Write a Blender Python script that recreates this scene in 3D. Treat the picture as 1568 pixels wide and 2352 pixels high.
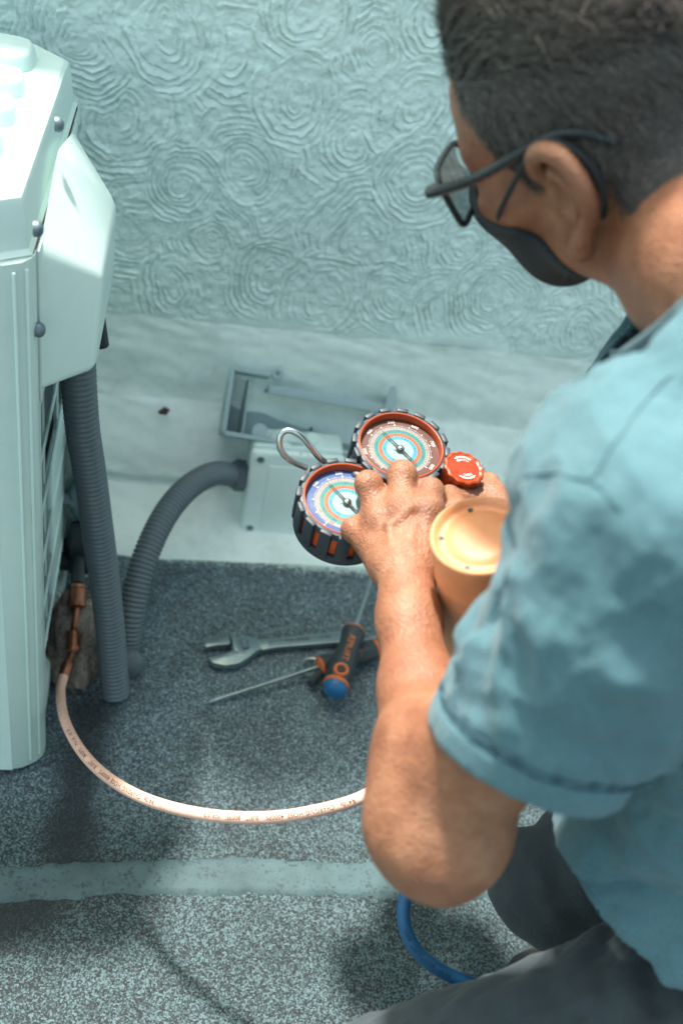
import bpy, bmesh, math, random
import numpy as np
from mathutils import Vector, Matrix
random.seed(7); RNG = np.random.default_rng(7)
scene = bpy.context.scene
for o in list(bpy.data.objects): bpy.data.objects.remove(o)
COL = scene.collection
# ---------------------------------------------------------------- camera
TH, RO, PS = math.radians(39), math.radians(13), math.radians(14)
CAMH, FPX = 1.12, 2287.0
V = lambda *a: np.array(a, dtype=float)
FW = V(math.sin(PS)*math.cos(TH), math.cos(PS)*math.cos(TH), -math.sin(TH))
_r0 = V(math.cos(PS), -math.sin(PS), 0); _d0 = np.cross(FW, _r0)
CR = math.cos(RO)*_r0 - math.sin(RO)*_d0
CD = math.sin(RO)*_r0 + math.cos(RO)*_d0
CAM = V(0, 0, CAMH)
cam = bpy.data.cameras.new('camera'); camo = bpy.data.objects.new('camera', cam); COL.objects.link(camo)
cam.sensor_fit = 'HORIZONTAL'; cam.sensor_width = 24; cam.lens = 35
cam.clip_start = 0.02; cam.clip_end = 200
m = Matrix.Identity(4)
for i in range(3):
    m[i][0] = CR[i]; m[i][1] = -CD[i]; m[i][2] = -FW[i]; m[i][3] = CAM[i]
camo.matrix_world = m
cam.dof.use_dof = True; cam.dof.focus_distance = 1.03; cam.dof.aperture_fstop = 3.6
scene.camera = camo
# ---------------------------------------------------------------- sky, sun, exposure
SUN = V(-0.21, 0.33, 1.0); SUN /= np.linalg.norm(SUN)
world = bpy.data.worlds.new('World'); scene.world = world; world.use_nodes = True
nt = world.node_tree; nt.nodes.clear()
sky = nt.nodes.new('ShaderNodeTexSky'); sky.sky_type = 'NISHITA'; sky.sun_disc = False
sky.sun_elevation = math.asin(SUN[2]); sky.sun_rotation = math.atan2(SUN[0], SUN[1])
sky.air_density = 1.0; sky.dust_density = 3.0; sky.ozone_density = 0.0
bg = nt.nodes.new('ShaderNodeBackground'); bg.inputs[1].default_value = 0.15
wo = nt.nodes.new('ShaderNodeOutputWorld')
wb = nt.nodes.new('ShaderNodeMix'); wb.data_type = 'RGBA'; wb.blend_type = 'MULTIPLY'; wb.inputs[0].default_value = 1.0
wb.inputs[7].default_value = (1.07, 1.07, .82, 1)      # camera white balance of the skylight
nt.links.new(sky.outputs[0], wb.inputs[6]); nt.links.new(wb.outputs[2], bg.inputs[0]); nt.links.new(bg.outputs[0], wo.inputs[0])
sl = bpy.data.lights.new('sun', 'SUN'); sl.energy = 3.2; sl.angle = math.radians(3.8); sl.color = (1, .96, .9)
so = bpy.data.objects.new('sun', sl); COL.objects.link(so); so.location = (0, 0, 5)
so.rotation_euler = Vector(-SUN).to_track_quat('-Z', 'Y').to_euler()
scene.view_settings.view_transform = 'Standard'; scene.view_settings.look = 'None'
scene.view_settings.exposure = 1.42; scene.view_settings.gamma = 1
scene.render.engine = 'CYCLES'
# ---------------------------------------------------------------- placing helpers (photo pixel + distance -> point)
def ray(u, v): return FW + CR*(u-784)/FPX + CD*(v-1176)/FPX
def P(u, v, d): return CAM + d*ray(u, v)
def onz(u, v, z=0.0): r = ray(u, v); return CAM + r*(z-CAMH)/r[2]
def ony(u, v, y): r = ray(u, v); return CAM + r*y/r[1]
def onx(u, v, x): r = ray(u, v); return CAM + r*x/r[0]
def nrm(a): a = np.asarray(a, float); return a/np.linalg.norm(a)
def frame_from(n, hint):
    n = nrm(n); x = nrm(np.asarray(hint)-n*np.dot(hint, n)); return x, np.cross(n, x), n
def srgb(r, g, b):
    f = lambda c: (c/255/12.92 if c/255 <= .04045 else ((c/255+.055)/1.055)**2.4)
    return (f(r), f(g), f(b), 1)
# ---------------------------------------------------------------- objects
OFF = {}
def thing(name, label, cat, loc, group=None):
    o = bpy.data.objects.new(name, None); COL.objects.link(o); o.location = loc; o.empty_display_size = .02
    o['label'] = label; o['category'] = cat
    if group: o['group'] = group
    OFF[o.name] = V(*loc); return o
def tag(o, label, cat, group=None):
    o['label'] = label; o['category'] = cat
    if group: o['group'] = group
    return o
def build(name, verts, faces, material, parent=None, smooth=True, loc=None, sharp=None, kind=None):
    """one mesh object from world-space vertices"""
    verts = np.asarray(verts, float)
    off = OFF[parent.name] if parent is not None else (V(*loc) if loc is not None else V(0, 0, 0))
    me = bpy.data.meshes.new(name)
    if isinstance(faces, np.ndarray):
        n, k = faces.shape
        me.vertices.add(len(verts)); me.vertices.foreach_set('co', (verts-off).astype(np.float32).ravel())
        me.loops.add(n*k); me.loops.foreach_set('vertex_index', faces.astype(np.int32).ravel())
        me.polygons.add(n); me.polygons.foreach_set('loop_start', np.arange(0, n*k, k, dtype=np.int32))
        me.polygons.foreach_set('loop_total', np.full(n, k, dtype=np.int32))
        me.update(calc_edges=True); me.validate()
    else:
        me.from_pydata((verts-off).tolist(), [], [list(f) for f in faces]); me.update()
    if smooth:
        me.polygons.foreach_set('use_smooth', np.ones(len(me.polygons), dtype=bool))
        if sharp is not None:
            me.set_sharp_from_angle(angle=math.radians(sharp))
    if material is not None: me.materials.append(material)
    o = bpy.data.objects.new(name, me); COL.objects.link(o)
    if parent is not None:
        o.parent = parent
    else:
        o.location = off
    OFF[o.name] = off
    if kind: o['kind'] = kind
    return o
class MB:
    """collects shapes for one mesh"""
    def __init__(s): s.v = []; s.f = []
    def add(s, v, f):
        b = len(s.v); s.v += [tuple(p) for p in v]; s.f += [[i+b for i in q] for q in f]; return s
    def box(s, c, ax, ay, az, bevel=0.0, seg=2):
        """centre, three half-axis vectors"""
        bm = bmesh.new(); bmesh.ops.create_cube(bm, size=2)
        M = Matrix.Identity(4)
        L = [np.linalg.norm(a) for a in (ax, ay, az)]
        for v in bm.verts: v.co = Vector((v.co.x*L[0], v.co.y*L[1], v.co.z*L[2]))
        if bevel: bmesh.ops.bevel(bm, geom=bm.edges[:]+bm.verts[:], offset=bevel, segments=seg, profile=.5, affect='EDGES')
        A = np.array([nrm(ax), nrm(ay), nrm(az)])
        bm.verts.ensure_lookup_table(); bm.verts.index_update()
        vs = [np.asarray(c)+np.array(v.co)@A for v in bm.verts]; fs = [[v.index for v in f.verts] for f in bm.faces]
        bm.free(); return s.add(vs, fs)
    def bx(s, x0, x1, y0, y1, z0, z1, bevel=0.0, seg=2):
        return s.box(((x0+x1)/2, (y0+y1)/2, (z0+z1)/2), V((x1-x0)/2, 0, 0), V(0, (y1-y0)/2, 0), V(0, 0, (z1-z0)/2), bevel, seg)
    def tube(s, pts, r, seg=16, caps=True):
        pts = [np.asarray(p, float) for p in pts]; n = len(pts)
        rs = r if hasattr(r, '__len__') else [r]*n
        up = None; vs = []
        for i, p in enumerate(pts):
            t = nrm(pts[min(i+1, n-1)]-pts[max(i-1, 0)])
            if up is None:
                h = V(0, 0, 1) if abs(t[2]) < .9 else V(1, 0, 0); up = nrm(h-t*np.dot(h, t))
            else: up = nrm(up-t*np.dot(up, t))
            w = np.cross(t, up)
            for k in range(seg):
                a = 2*math.pi*k/seg; vs.append(p+rs[i]*(math.cos(a)*up+math.sin(a)*w))
        fs = [[i*seg+k, i*seg+(k+1) % seg, (i+1)*seg+(k+1) % seg, (i+1)*seg+k] for i in range(n-1) for k in range(seg)]
        if caps: fs += [list(range(seg))[::-1], [(n-1)*seg+k for k in range(seg)]]
        return s.add(vs, fs)
    def lathe(s, o, ax, prof, seg=32, x=None, caps=True, rfun=None):
        """prof: list of (height along ax, radius)"""
        ax = nrm(ax); h = x if x is not None else (V(1, 0, 0) if abs(ax[0]) < .8 else V(0, 1, 0))
        a1 = nrm(h-ax*np.dot(h, ax)); a2 = np.cross(ax, a1); vs = []
        for (z, r) in prof:
            for k in range(seg):
                a = 2*math.pi*k/seg; rr = r*(rfun(a, z) if rfun else 1)
                vs.append(np.asarray(o)+ax*z+rr*(math.cos(a)*a1+math.sin(a)*a2))
        n = len(prof)
        fs = [[i*seg+k, i*seg+(k+1) % seg, (i+1)*seg+(k+1) % seg, (i+1)*seg+k] for i in range(n-1) for k in range(seg)]
        if caps: fs += [list(range(seg))[::-1], [(n-1)*seg+k for k in range(seg)]]
        return s.add(vs, fs)
    def prism(s, poly, o, ax, ay, az, h, bevel=0.0):
        """2-D outline in (ax, ay) extruded h along az from o"""
        bm = bmesh.new()
        vs = [bm.verts.new((p[0], p[1], 0)) for p in poly]
        f = bm.faces.new(vs)
        if f.normal.z > 0 or True:
            r = bmesh.ops.extrude_face_region(bm, geom=[f])
            for e in r['geom']:
                if isinstance(e, bmesh.types.BMVert): e.co.z += h
        bmesh.ops.recalc_face_normals(bm, faces=bm.faces[:])
        if bevel:
            ed = [e for e in bm.edges if abs(e.verts[0].co.z-e.verts[1].co.z) < 1e-7]
            bmesh.ops.bevel(bm, geom=ed, offset=bevel, segments=2, profile=.5, affect='EDGES')
        A = np.array([ax, ay, az]); bm.verts.index_update()
        v = [np.asarray(o)+np.array(q.co)@A for q in bm.verts]; fs = [[q.index for q in f.verts] for f in bm.faces]
        bm.free(); return s.add(v, fs)
    def build(s, name, material, parent=None, smooth=True, sharp=35, loc=None, kind=None):
        return build(name, s.v, s.f, material, parent, smooth, loc, sharp, kind)
def spline(pts, n=60):
    """Catmull-Rom through points of any dimension"""
    p = np.array(pts, float); p = np.vstack([2*p[0]-p[1], p, 2*p[-1]-p[-2]]); out = []
    k = len(p)-3; per = max(2, n//k)
    for i in range(k):
        a, b, c, d = p[i:i+4]
        for t in np.linspace(0, 1, per, endpoint=False):
            out.append(.5*((2*b)+(-a+c)*t+(2*a-5*b+4*c-d)*t*t+(-a+3*b-3*c+d)*t**3))
    out.append(p[-2]); return np.array(out)
def resample(pts, step):
    pts = np.asarray(pts); d = np.r_[0, np.cumsum(np.linalg.norm(np.diff(pts, axis=0), axis=1))]
    s = np.arange(0, d[-1], step)
    return np.stack([np.interp(s, d, pts[:, i]) for i in range(pts.shape[1])], 1)
def text_mesh(txt, size=1.0, align='LEFT'):
    c = bpy.data.curves.new('lettering', 'FONT'); c.body = txt; c.size = size; c.align_x = align; c.align_y = 'CENTER'; c.resolution_u = 2
    o = bpy.data.objects.new('lettering', c); COL.objects.link(o); bpy.context.view_layer.update()
    me = bpy.data.meshes.new_from_object(o)
    v = np.array([tuple(q.co) for q in me.vertices]); f = [list(q.vertices) for q in me.polygons]
    bpy.data.objects.remove(o); bpy.data.curves.remove(c); bpy.data.meshes.remove(me); return v, f
# smooth value noise for geometry
_perm = np.random.default_rng(3).random((64, 64, 64)).astype(np.float32)
def vnoise(x, y, z=0.0):
    x, y, z = np.broadcast_arrays(np.asarray(x, float), np.asarray(y, float), np.asarray(z, float))
    xi, yi, zi = np.floor(x).astype(int), np.floor(y).astype(int), np.floor(z).astype(int)
    fx, fy, fz = x-xi, y-yi, z-zi
    fx, fy, fz = fx*fx*(3-2*fx), fy*fy*(3-2*fy), fz*fz*(3-2*fz)
    g = lambda a, b, c: _perm[(xi+a) & 63, (yi+b) & 63, (zi+c) & 63]
    l = lambda a, b, t: a+(b-a)*t
    return l(l(l(g(0,0,0), g(1,0,0), fx), l(g(0,1,0), g(1,1,0), fx), fy), l(l(g(0,0,1), g(1,0,1), fx), l(g(0,1,1), g(1,1,1), fx), fy), fz)*2-1
def fbm(x, y, z=0.0, o=3):
    r = 0; a = 1
    for i in range(o): r = r+a*vnoise(np.asarray(x)*2**i+11*i, np.asarray(y)*2**i+7*i, np.asarray(z)*2**i+3*i); a *= .5
    return r
def sstep(a, b, x): t = np.clip((x-a)/(b-a), 0, 1); return t*t*(3-2*t)
# ---------------------------------------------------------------- materials
class N:
    def __init__(s, name):
        s.m = bpy.data.materials.new(name); s.m.use_nodes = True; s.t = s.m.node_tree
        s.b = s.t.nodes['Principled BSDF']; s.out = s.t.nodes['Material Output']
    def new(s, t, **k):
        n = s.t.nodes.new(t)
        for a, b in k.items(): setattr(n, a, b)
        return n
    def link(s, a, b): s.t.links.new(a, b)
    def coord(s, kind='Object', scale=None):
        c = s.new('ShaderNodeTexCoord'); o = c.outputs[kind]
        if scale:
            mp = s.new('ShaderNodeMapping'); mp.inputs['Scale'].default_value = scale; s.link(o, mp.inputs[0]); o = mp.outputs[0]
        return o
    def noise(s, vec, scale, detail=4, rough=.6, dist=0):
        n = s.new('ShaderNodeTexNoise'); n.inputs['Scale'].default_value = scale; n.inputs['Detail'].default_value = detail
        n.inputs['Roughness'].default_value = rough; n.inputs['Distortion'].default_value = dist; s.link(vec, n.inputs['Vector']); return n.outputs[0]
    def ramp(s, fac, stops, interp='LINEAR'):
        r = s.new('ShaderNodeValToRGB'); r.color_ramp.interpolation = interp
        e = r.color_ramp.elements
        while len(e) > 1: e.remove(e[-1])
        e[0].position, e[0].color = stops[0]
        for p, c in stops[1:]: q = e.new(p); q.color = c
        s.link(fac, r.inputs[0]); return r.outputs[0]
    def mix(s, fac, a, b, mode='MIX'):
        n = s.new('ShaderNodeMix'); n.data_type = 'RGBA'; n.blend_type = mode
        for sock, val in ((n.inputs[0], fac), (n.inputs[6], a), (n.inputs[7], b)):
            if hasattr(val, 'links') or isinstance(val, bpy.types.NodeSocket): s.link(val, sock)
            else: sock.default_value = val
        return n.outputs[2]
    def math(s, op, a, b=0.5, clamp=False):
        n = s.new('ShaderNodeMath'); n.operation = op; n.use_clamp = clamp
        for i, val in enumerate((a, b)):
            if isinstance(val, bpy.types.NodeSocket): s.link(val, n.inputs[i])
            else: n.inputs[i].default_value = val
        return n.outputs[0]
    def bump(s, h, strength=.3, dist=.001, normal=None):
        n = s.new('ShaderNodeBump'); n.inputs['Strength'].default_value = strength; n.inputs['Distance'].default_value = dist
        s.link(h, n.inputs['Height'])
        if normal: s.link(normal, n.inputs['Normal'])
        s.link(n.outputs[0], s.b.inputs['Normal']); return n.outputs[0]
    def set(s, **k):
        for a, val in k.items():
            i = s.b.inputs[a.replace('_', ' ')]
            if isinstance(val, bpy.types.NodeSocket): s.link(val, i)
            else: i.default_value = val
        return s
def g4(v): return (v, v, v, 1)
def plain(name, col, rough=.5, metal=0.0, var=.12, scale=60, bump=.1, bdist=.0006, rv=.1):
    """painted or moulded surface with slight mottling"""
    n = N(name); c = n.coord(); nz = n.noise(c, scale, 5); big = n.noise(c, scale*.12, 3)
    k = n.ramp(nz, [(.3, tuple(x*(1-var) for x in col[:3])+(1,)), (.7, tuple(min(1, x*(1+var)) for x in col[:3])+(1,))])
    k2 = n.mix(.5, k, n.ramp(big, [(.3, tuple(x*(1-var) for x in col[:3])+(1,)), (.7, tuple(min(1, x*(1+var*.6)) for x in col[:3])+(1,))]))
    n.set(Base_Color=k2, Metallic=metal, Roughness=n.math('MULTIPLY_ADD', nz, rv*2) if False else rough)
    rr = n.ramp(nz, [(.25, g4(max(0, rough-rv))), (.75, g4(min(1, rough+rv)))]); n.link(rr, n.b.inputs['Roughness'])
    if bump: n.bump(nz, bump, bdist)
    return n.m
# ================================================================= materials used all over
M = {}
M['ac'] = plain('ac_enamel', srgb(212, 234, 229), .38, var=.05, scale=35, bump=.04)
M['ac_dark'] = plain('ac_coil_dark', srgb(52, 58, 60), .7)  # dark core of the finned coil
M['seam'] = plain('rust_brown_seam', srgb(70, 52, 46), .8)
M['tray_plastic'] = plain('tray_grey_plastic', srgb(156, 178, 180), .5, var=.06, scale=30)
M['conduit'] = plain('grey_conduit_plastic', srgb(96, 108, 114), .42, var=.1, scale=40)
M['grey_plastic'] = plain('grey_enclosure_plastic', srgb(210, 230, 224), .5, var=.06, scale=30)
M['dark_grey'] = plain('dark_grey_plastic', srgb(72, 86, 94), .45)
M['black'] = plain('black_rubber', srgb(44, 52, 56), .55, var=.2)
M['boot'] = plain('navy_rubber_boot', srgb(50, 60, 68), .5, var=.2, scale=120)
M['orange'] = plain('orange_plastic', srgb(232, 92, 26), .4, var=.1)
M['steel'] = plain('bright_steel', srgb(200, 205, 205), .2, 1.0, var=.08, scale=200, bump=.02)
M['tool_steel'] = plain('worn_tool_steel', srgb(150, 165, 168), .36, .9, var=.25, scale=120, bump=.2)
M['dull_steel'] = plain('dull_galvanised', srgb(120, 138, 145), .5, .7, var=.25, scale=90, bump=.2)
M['brass'] = plain('dull_brass', srgb(150, 100, 76), .38, .85, var=.2, scale=150)
M['white_print'] = plain('white_print', srgb(240, 240, 236), .6, var=.03)
M['black_print'] = plain('black_print', srgb(38, 34, 34), .7, var=.05)
# wall paint
n = N('aqua_wall_paint'); c = n.coord()
a = n.noise(c, 3.0, 5, .6); b = n.noise(c, 26, 6, .65)
col = n.ramp(a, [(.3, srgb(206, 222, 218)), (.52, srgb(222, 240, 235)), (.72, srgb(228, 246, 240))])
col = n.mix(n.ramp(b, [(.45, g4(0)), (.75, g4(.5))]), col, srgb(190, 208, 204))
fine = n.noise(c, 420, 3)
n.set(Base_Color=col, Roughness=.72); n.bump(n.mix(.5, b, fine), .25, .0012)
M['wall'] = n.m
# mineral-granule roofing felt, base tone set apart for sunlit and shaded felt, paint brushed on it by the wall
def granules(name, painted):
    n = N(name); tc = n.new('ShaderNodeTexCoord'); c = tc.outputs['Object']
    vor = n.new('ShaderNodeTexVoronoi'); vor.inputs['Scale'].default_value = 580; n.link(c, vor.inputs['Vector'])
    sep = n.new('ShaderNodeSeparateColor'); n.link(vor.outputs['Color'], sep.inputs[0])
    vor2 = n.new('ShaderNodeTexVoronoi'); vor2.inputs['Scale'].default_value = 400; n.link(c, vor2.inputs['Vector'])
    sep2 = n.new('ShaderNodeSeparateColor'); n.link(vor2.outputs['Color'], sep2.inputs[0])
    grain = n.math('ADD', n.math('MULTIPLY', sep.outputs[0], .62), n.math('MULTIPLY', sep2.outputs[1], .38))
    patch = n.noise(c, 9, 6, .62)
    xyz = n.new('ShaderNodeSeparateXYZ'); n.link(c, xyz.inputs[0])
    mr = n.new('ShaderNodeMapRange'); mr.interpolation_type = 'SMOOTHSTEP'
    mr.inputs['From Min'].default_value = .67; mr.inputs['From Max'].default_value = .80; n.link(xyz.outputs[1], mr.inputs[0])
    # share of pale granules, lowered towards the wall
    share = n.math('ADD', grain, n.math('MULTIPLY', n.math('SUBTRACT', patch, .5), .55))
    share = n.math('SUBTRACT', share, n.math('MULTIPLY', mr.outputs[0], .13))
    felt_sun = n.ramp(share, [(.22, srgb(32, 38, 40)), (.40, srgb(43, 53, 56)), (.58, srgb(63, 80, 83)), (.8, srgb(90, 112, 116))])
    new = n.ramp(share, [(.18, srgb(62, 70, 74)), (.42, srgb(92, 107, 112)), (.6, srgb(116, 137, 146)), (.8, srgb(150, 172, 182))])  # base tone of the felt in the wall's shade
    col = n.mix(mr.outputs[0], felt_sun, new)  # darker ramp on the sunlit side, paler ramp in the wall's shade
    if painted:
        edge = n.math('ADD', xyz.outputs[1], n.math('MULTIPLY', n.math('SUBTRACT', n.noise(c, 14, 5, .7), .5), .05))
        edge = n.math('ADD', edge, n.math('MULTIPLY', n.math('SUBTRACT', grain, .5), .035))
        e2 = n.math('ADD', edge, n.math('MULTIPLY', xyz.outputs[0], .03))
        pm = n.ramp(e2, [(0, g4(0)), (.5, g4(1))])
        mr2 = n.new('ShaderNodeMapRange'); mr2.inputs['From Min'].default_value = 1.196; mr2.inputs['From Max'].default_value = 1.206
        n.link(e2, mr2.inputs[0])
        pc = n.ramp(n.noise(c, 18, 6, .65), [(.3, srgb(168, 184, 180)), (.55, srgb(196, 214, 208)), (.75, srgb(208, 226, 220))])
        col = n.mix(mr2.outputs[0], col, pc)
    # deep shadow in front of the unit, darkened into the felt colour
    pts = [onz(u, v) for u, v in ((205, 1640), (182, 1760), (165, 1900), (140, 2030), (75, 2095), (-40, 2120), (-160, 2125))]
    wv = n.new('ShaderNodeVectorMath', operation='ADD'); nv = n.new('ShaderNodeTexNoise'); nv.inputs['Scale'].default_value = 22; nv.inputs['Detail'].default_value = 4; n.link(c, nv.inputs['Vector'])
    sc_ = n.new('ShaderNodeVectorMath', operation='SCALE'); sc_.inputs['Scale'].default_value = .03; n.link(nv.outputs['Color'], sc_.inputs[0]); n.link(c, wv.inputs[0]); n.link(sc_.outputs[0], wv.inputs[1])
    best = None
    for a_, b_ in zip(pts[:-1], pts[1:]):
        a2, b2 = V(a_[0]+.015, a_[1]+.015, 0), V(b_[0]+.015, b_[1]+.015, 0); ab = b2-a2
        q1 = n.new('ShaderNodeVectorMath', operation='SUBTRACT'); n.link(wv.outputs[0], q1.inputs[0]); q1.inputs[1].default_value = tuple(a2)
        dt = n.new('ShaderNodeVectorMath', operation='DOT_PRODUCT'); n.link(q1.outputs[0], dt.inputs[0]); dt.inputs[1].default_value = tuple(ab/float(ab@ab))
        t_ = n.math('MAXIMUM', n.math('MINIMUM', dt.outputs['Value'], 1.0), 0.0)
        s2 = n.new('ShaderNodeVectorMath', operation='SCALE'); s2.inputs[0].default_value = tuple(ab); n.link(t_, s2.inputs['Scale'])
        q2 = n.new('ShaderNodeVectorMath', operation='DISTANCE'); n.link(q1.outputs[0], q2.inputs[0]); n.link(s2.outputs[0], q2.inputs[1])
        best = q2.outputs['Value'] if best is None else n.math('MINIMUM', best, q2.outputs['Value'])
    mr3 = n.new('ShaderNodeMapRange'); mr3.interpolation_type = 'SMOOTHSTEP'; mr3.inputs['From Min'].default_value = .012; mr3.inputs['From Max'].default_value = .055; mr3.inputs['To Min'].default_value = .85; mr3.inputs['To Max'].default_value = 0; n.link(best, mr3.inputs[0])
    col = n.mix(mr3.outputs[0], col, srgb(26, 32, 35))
    n.set(Base_Color=col, Roughness=.85)
    n.bump(n.math('ADD', grain, n.math('MULTIPLY', vor.outputs['Distance'], -.6)), .55, .0016)
    return n.m
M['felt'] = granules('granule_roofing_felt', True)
n = N('seam_paint'); c = n.coord()
pz = n.noise(c, 60, 5, .7); px_ = n.noise(c, 220, 3, .6)
col = n.ramp(n.noise(c, 12, 5), [(.3, srgb(60, 80, 84)), (.7, srgb(77, 101, 105))])
col = n.mix(n.ramp(n.math('MULTIPLY', pz, px_), [(.27, g4(0)), (.36, g4(.8))]), col, srgb(46, 56, 59))
n.set(Base_Color=col, Roughness=.75); n.bump(px_, .5, .0012)
M['strip'] = n.m
# ================================================================= ground
gx = np.r_[-8, -3, np.linspace(-.8, 1.4, 45), 4, 8]; gy = np.r_[-8, -2, np.linspace(0, 1.34, 28)]
X, Y = np.meshgrid(gx, gy, indexing='ij')
Z = .0035*fbm(X*5, Y*5, 1.3)
Z = Z - .004
nx, ny = X.shape; idx = np.arange(nx*ny).reshape(nx, ny)
F = np.stack([idx[:-1, :-1], idx[1:, :-1], idx[1:, 1:], idx[:-1, 1:]], -1).reshape(-1, 4)
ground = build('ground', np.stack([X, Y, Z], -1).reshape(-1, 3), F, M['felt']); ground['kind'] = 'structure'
# painted lap seam across the felt: a thin ragged sheet
xs = np.arange(-1.2, 1.6, .004)
yc = .634+.004*np.sin(xs*5+1)+.012*(xs)
lo = yc-.027+.0026*fbm(xs*60, 0, 2)+.003*fbm(xs*9, 3)-.006*sstep(.18, .3, xs)
hi = yc+.024+.0022*fbm(xs*70, 5, 2)+.004*fbm(xs*8, 9)
rows = 9; vv = []; 
for j in range(rows):
    t = j/(rows-1); yy = lo+(hi-lo)*t
    zz = .0035*fbm(xs*5, yy*5, 1.3)-.004+.0042*np.clip(np.minimum(t, 1-t)*6, 0, 1)**.6+.0006*fbm(xs*80, yy*80, 4)
    if j in (0, rows-1): zz = zz-.003
    vv.append(np.stack([xs, yy, zz], -1))
vv = np.array(vv); idx = np.arange(vv.shape[0]*vv.shape[1]).reshape(vv.shape[:2])
F = np.stack([idx[:-1, :-1], idx[:-1, 1:], idx[1:, 1:], idx[1:, :-1]], -1).reshape(-1, 4)
st = build('lap_seam', vv.reshape(-1, 3), F, M['strip'], ground)
# ================================================================= rendered parapet wall with trowelled swirls
YW = 1.384
sw_px = [(280,270,185),(540,140,130),(860,120,150),(1010,45,110),(700,25,120),(560,385,150),(810,330,140),(310,505,95),(480,560,120),(620,640,110),
         (830,560,150),(1060,560,125),(400,655,90),(740,690,110),(900,690,90),(1010,720,110),(1240,790,110),(180,90,150),(380,70,140),(960,250,120),(1130,690,110),(1330,760,90),(680,230,110),(420,420,100),(960,420,110)]
SW = []
rg = np.random.default_rng(11)
for _ in range(300):
    x, z = rg.uniform(-3, 3.5), rg.uniform(.36, 1.5)
    if -.3 < x < .95 and z < 1.0: continue
    SW.append((x, z, rg.uniform(.07, .13), rg.uniform(0, 6.28)))
for _ in range(120):
    SW.append((rg.uniform(-.35, 1.0), rg.uniform(.36, 1.02), rg.uniform(.08, .12), rg.uniform(0, 6.28)))
for (u, v, r) in sw_px:
    p = ony(u, v, YW); q = ony(u+r, v, YW); SW.append((p[0], p[2], abs(q[0]-p[0])*1.1, rg.uniform(0, 6.28)))
wx = np.r_[np.linspace(-3, -.62, 60), np.arange(-.6, -.3, .004), np.arange(-.3, .98, .0015), np.linspace(.985, 1.3, 60), np.linspace(1.32, 3.5, 50)]
wz = np.r_[np.arange(.335, .95, .0015), np.linspace(.955, 1.5, 30)]
X, Z = np.meshgrid(wx, wz, indexing='ij')
Hh = np.zeros_like(X); wob = .006*fbm(X*22, Z*22, 5); wob2 = .006*fbm(X*22+40, Z*22, 9)
for i, (sx, sz, sr, ph) in enumerate(SW):
    dx, dz = X-sx, (Z-sz)*1.0
    m0 = (np.abs(dx) < sr*1.3) & (np.abs(dz) < sr*1.3)
    if not m0.any(): continue
    dx, dz = dx[m0]+wob[m0], dz[m0]+wob2[m0]
    r = np.hypot(dx, dz); an = np.arctan2(dz, dx)
    lam = .0092+.0014*math.sin(i*2.1)
    phs = r/lam+.32*fbm(dx*14+i, dz*14, 3)+.20*fbm(dx*70+i, dz*70, 5)+an*.16+.5*math.sin(i)*np.sin(an*2+i)
    saw = phs-np.floor(phs)
    ridge = np.where(saw < .84, (saw/.84)**.75, (1-saw)/.16)
    br = .46+.95*vnoise(an*np.maximum(r, .02)/.020+i*3, np.floor(phs)*.77, i)+.25*np.sin(an+i*2.4)
    br = np.clip(br, 0, 1.15)*sstep(.004, .02, r)
    h = .0066*(ridge-.55)*br+.0016*sstep(sr*.75, sr*1.0, r)
    al = 1-sstep(sr*.86, sr*1.05, r+.012*vnoise(an*2.5+i, i*1.7))
    Hh[m0] = Hh[m0]*(1-al)+h*al
Hh += .0017*fbm(X*85, Z*85, 7, 3)+.0045*fbm(X*4, Z*4, 2)
gap = fbm(X*13, Z*13, 21)
pit = np.clip(vnoise(X*110, Z*110, 3)-.62, 0, 1)*.006*(gap > 0.1); Hh -= pit
# crack
cp = [ony(u, v, YW) for u, v in ((700,590),(760,598),(800,612),(860,606),(930,598))]
for a_, b_ in zip(cp[:-1], cp[1:]):
    a2, b2 = V(a_[0], a_[2]), V(b_[0], b_[2]); L2 = ((b2-a2)**2).sum()
    t = np.clip(((X-a2[0])*(b2[0]-a2[0])+(Z-a2[1])*(b2[1]-a2[1]))/L2, 0, 1)
    dd = np.hypot(X-a2[0]-t*(b2[0]-a2[0])+.002*fbm(X*90, Z*90), Z-a2[1]-t*(b2[1]-a2[1])); Hh -= .003*np.exp(-(dd/.0022)**2)
fade = sstep(.335, .372, Z+.018*fbm(X*16, Z*3, 4)); Hh = Hh*fade+(1-fade)*(.0018+.001*fbm(X*30, Z*30, 6))
low = np.stack([X, YW-.002-Hh, Z], -1)
# smooth dressed band, turn-out and felt upstand below: profile (y, z)
prof = spline([(YW-.0035, .336), (YW-.0045, .325), (YW-.0070, .30), (YW-.010, .25), (YW-.014, .20), (YW-.022, .182), (YW-.045, .135), (YW-.066, .090), (YW-.071, .077), (YW-.069, .071), (YW-.060, .067),
               (YW-.066, .056), (YW-.090, .030), (YW-.122, .012), (YW-.168, .001), (YW-.188, -.006)], 130)[::-1]
wxb = np.r_[np.linspace(-3, -.62, 60), np.arange(-.6, 1.25, .005), np.linspace(1.27, 3.5, 50)]
Yb = np.zeros((len(wxb), len(prof))); Zb = np.zeros_like(Yb)
for j, (yy, zz) in enumerate(prof):
    amp = .0020*sstep(.0, .05, zz)+.0004
    stretch = fbm(wxb*11+.8*zz*30, zz*26, 3, 3)*amp+fbm(wxb*32, zz*90, 8, 2)*amp*.35
    Yb[:, j] = yy-stretch; Zb[:, j] = zz+(.006*fbm(wxb*7, 2.2, 5) if .055 < zz < .1 else 0)
band = np.stack([np.repeat(wxb[:, None], len(prof), 1), Yb, Zb], -1)
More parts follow.
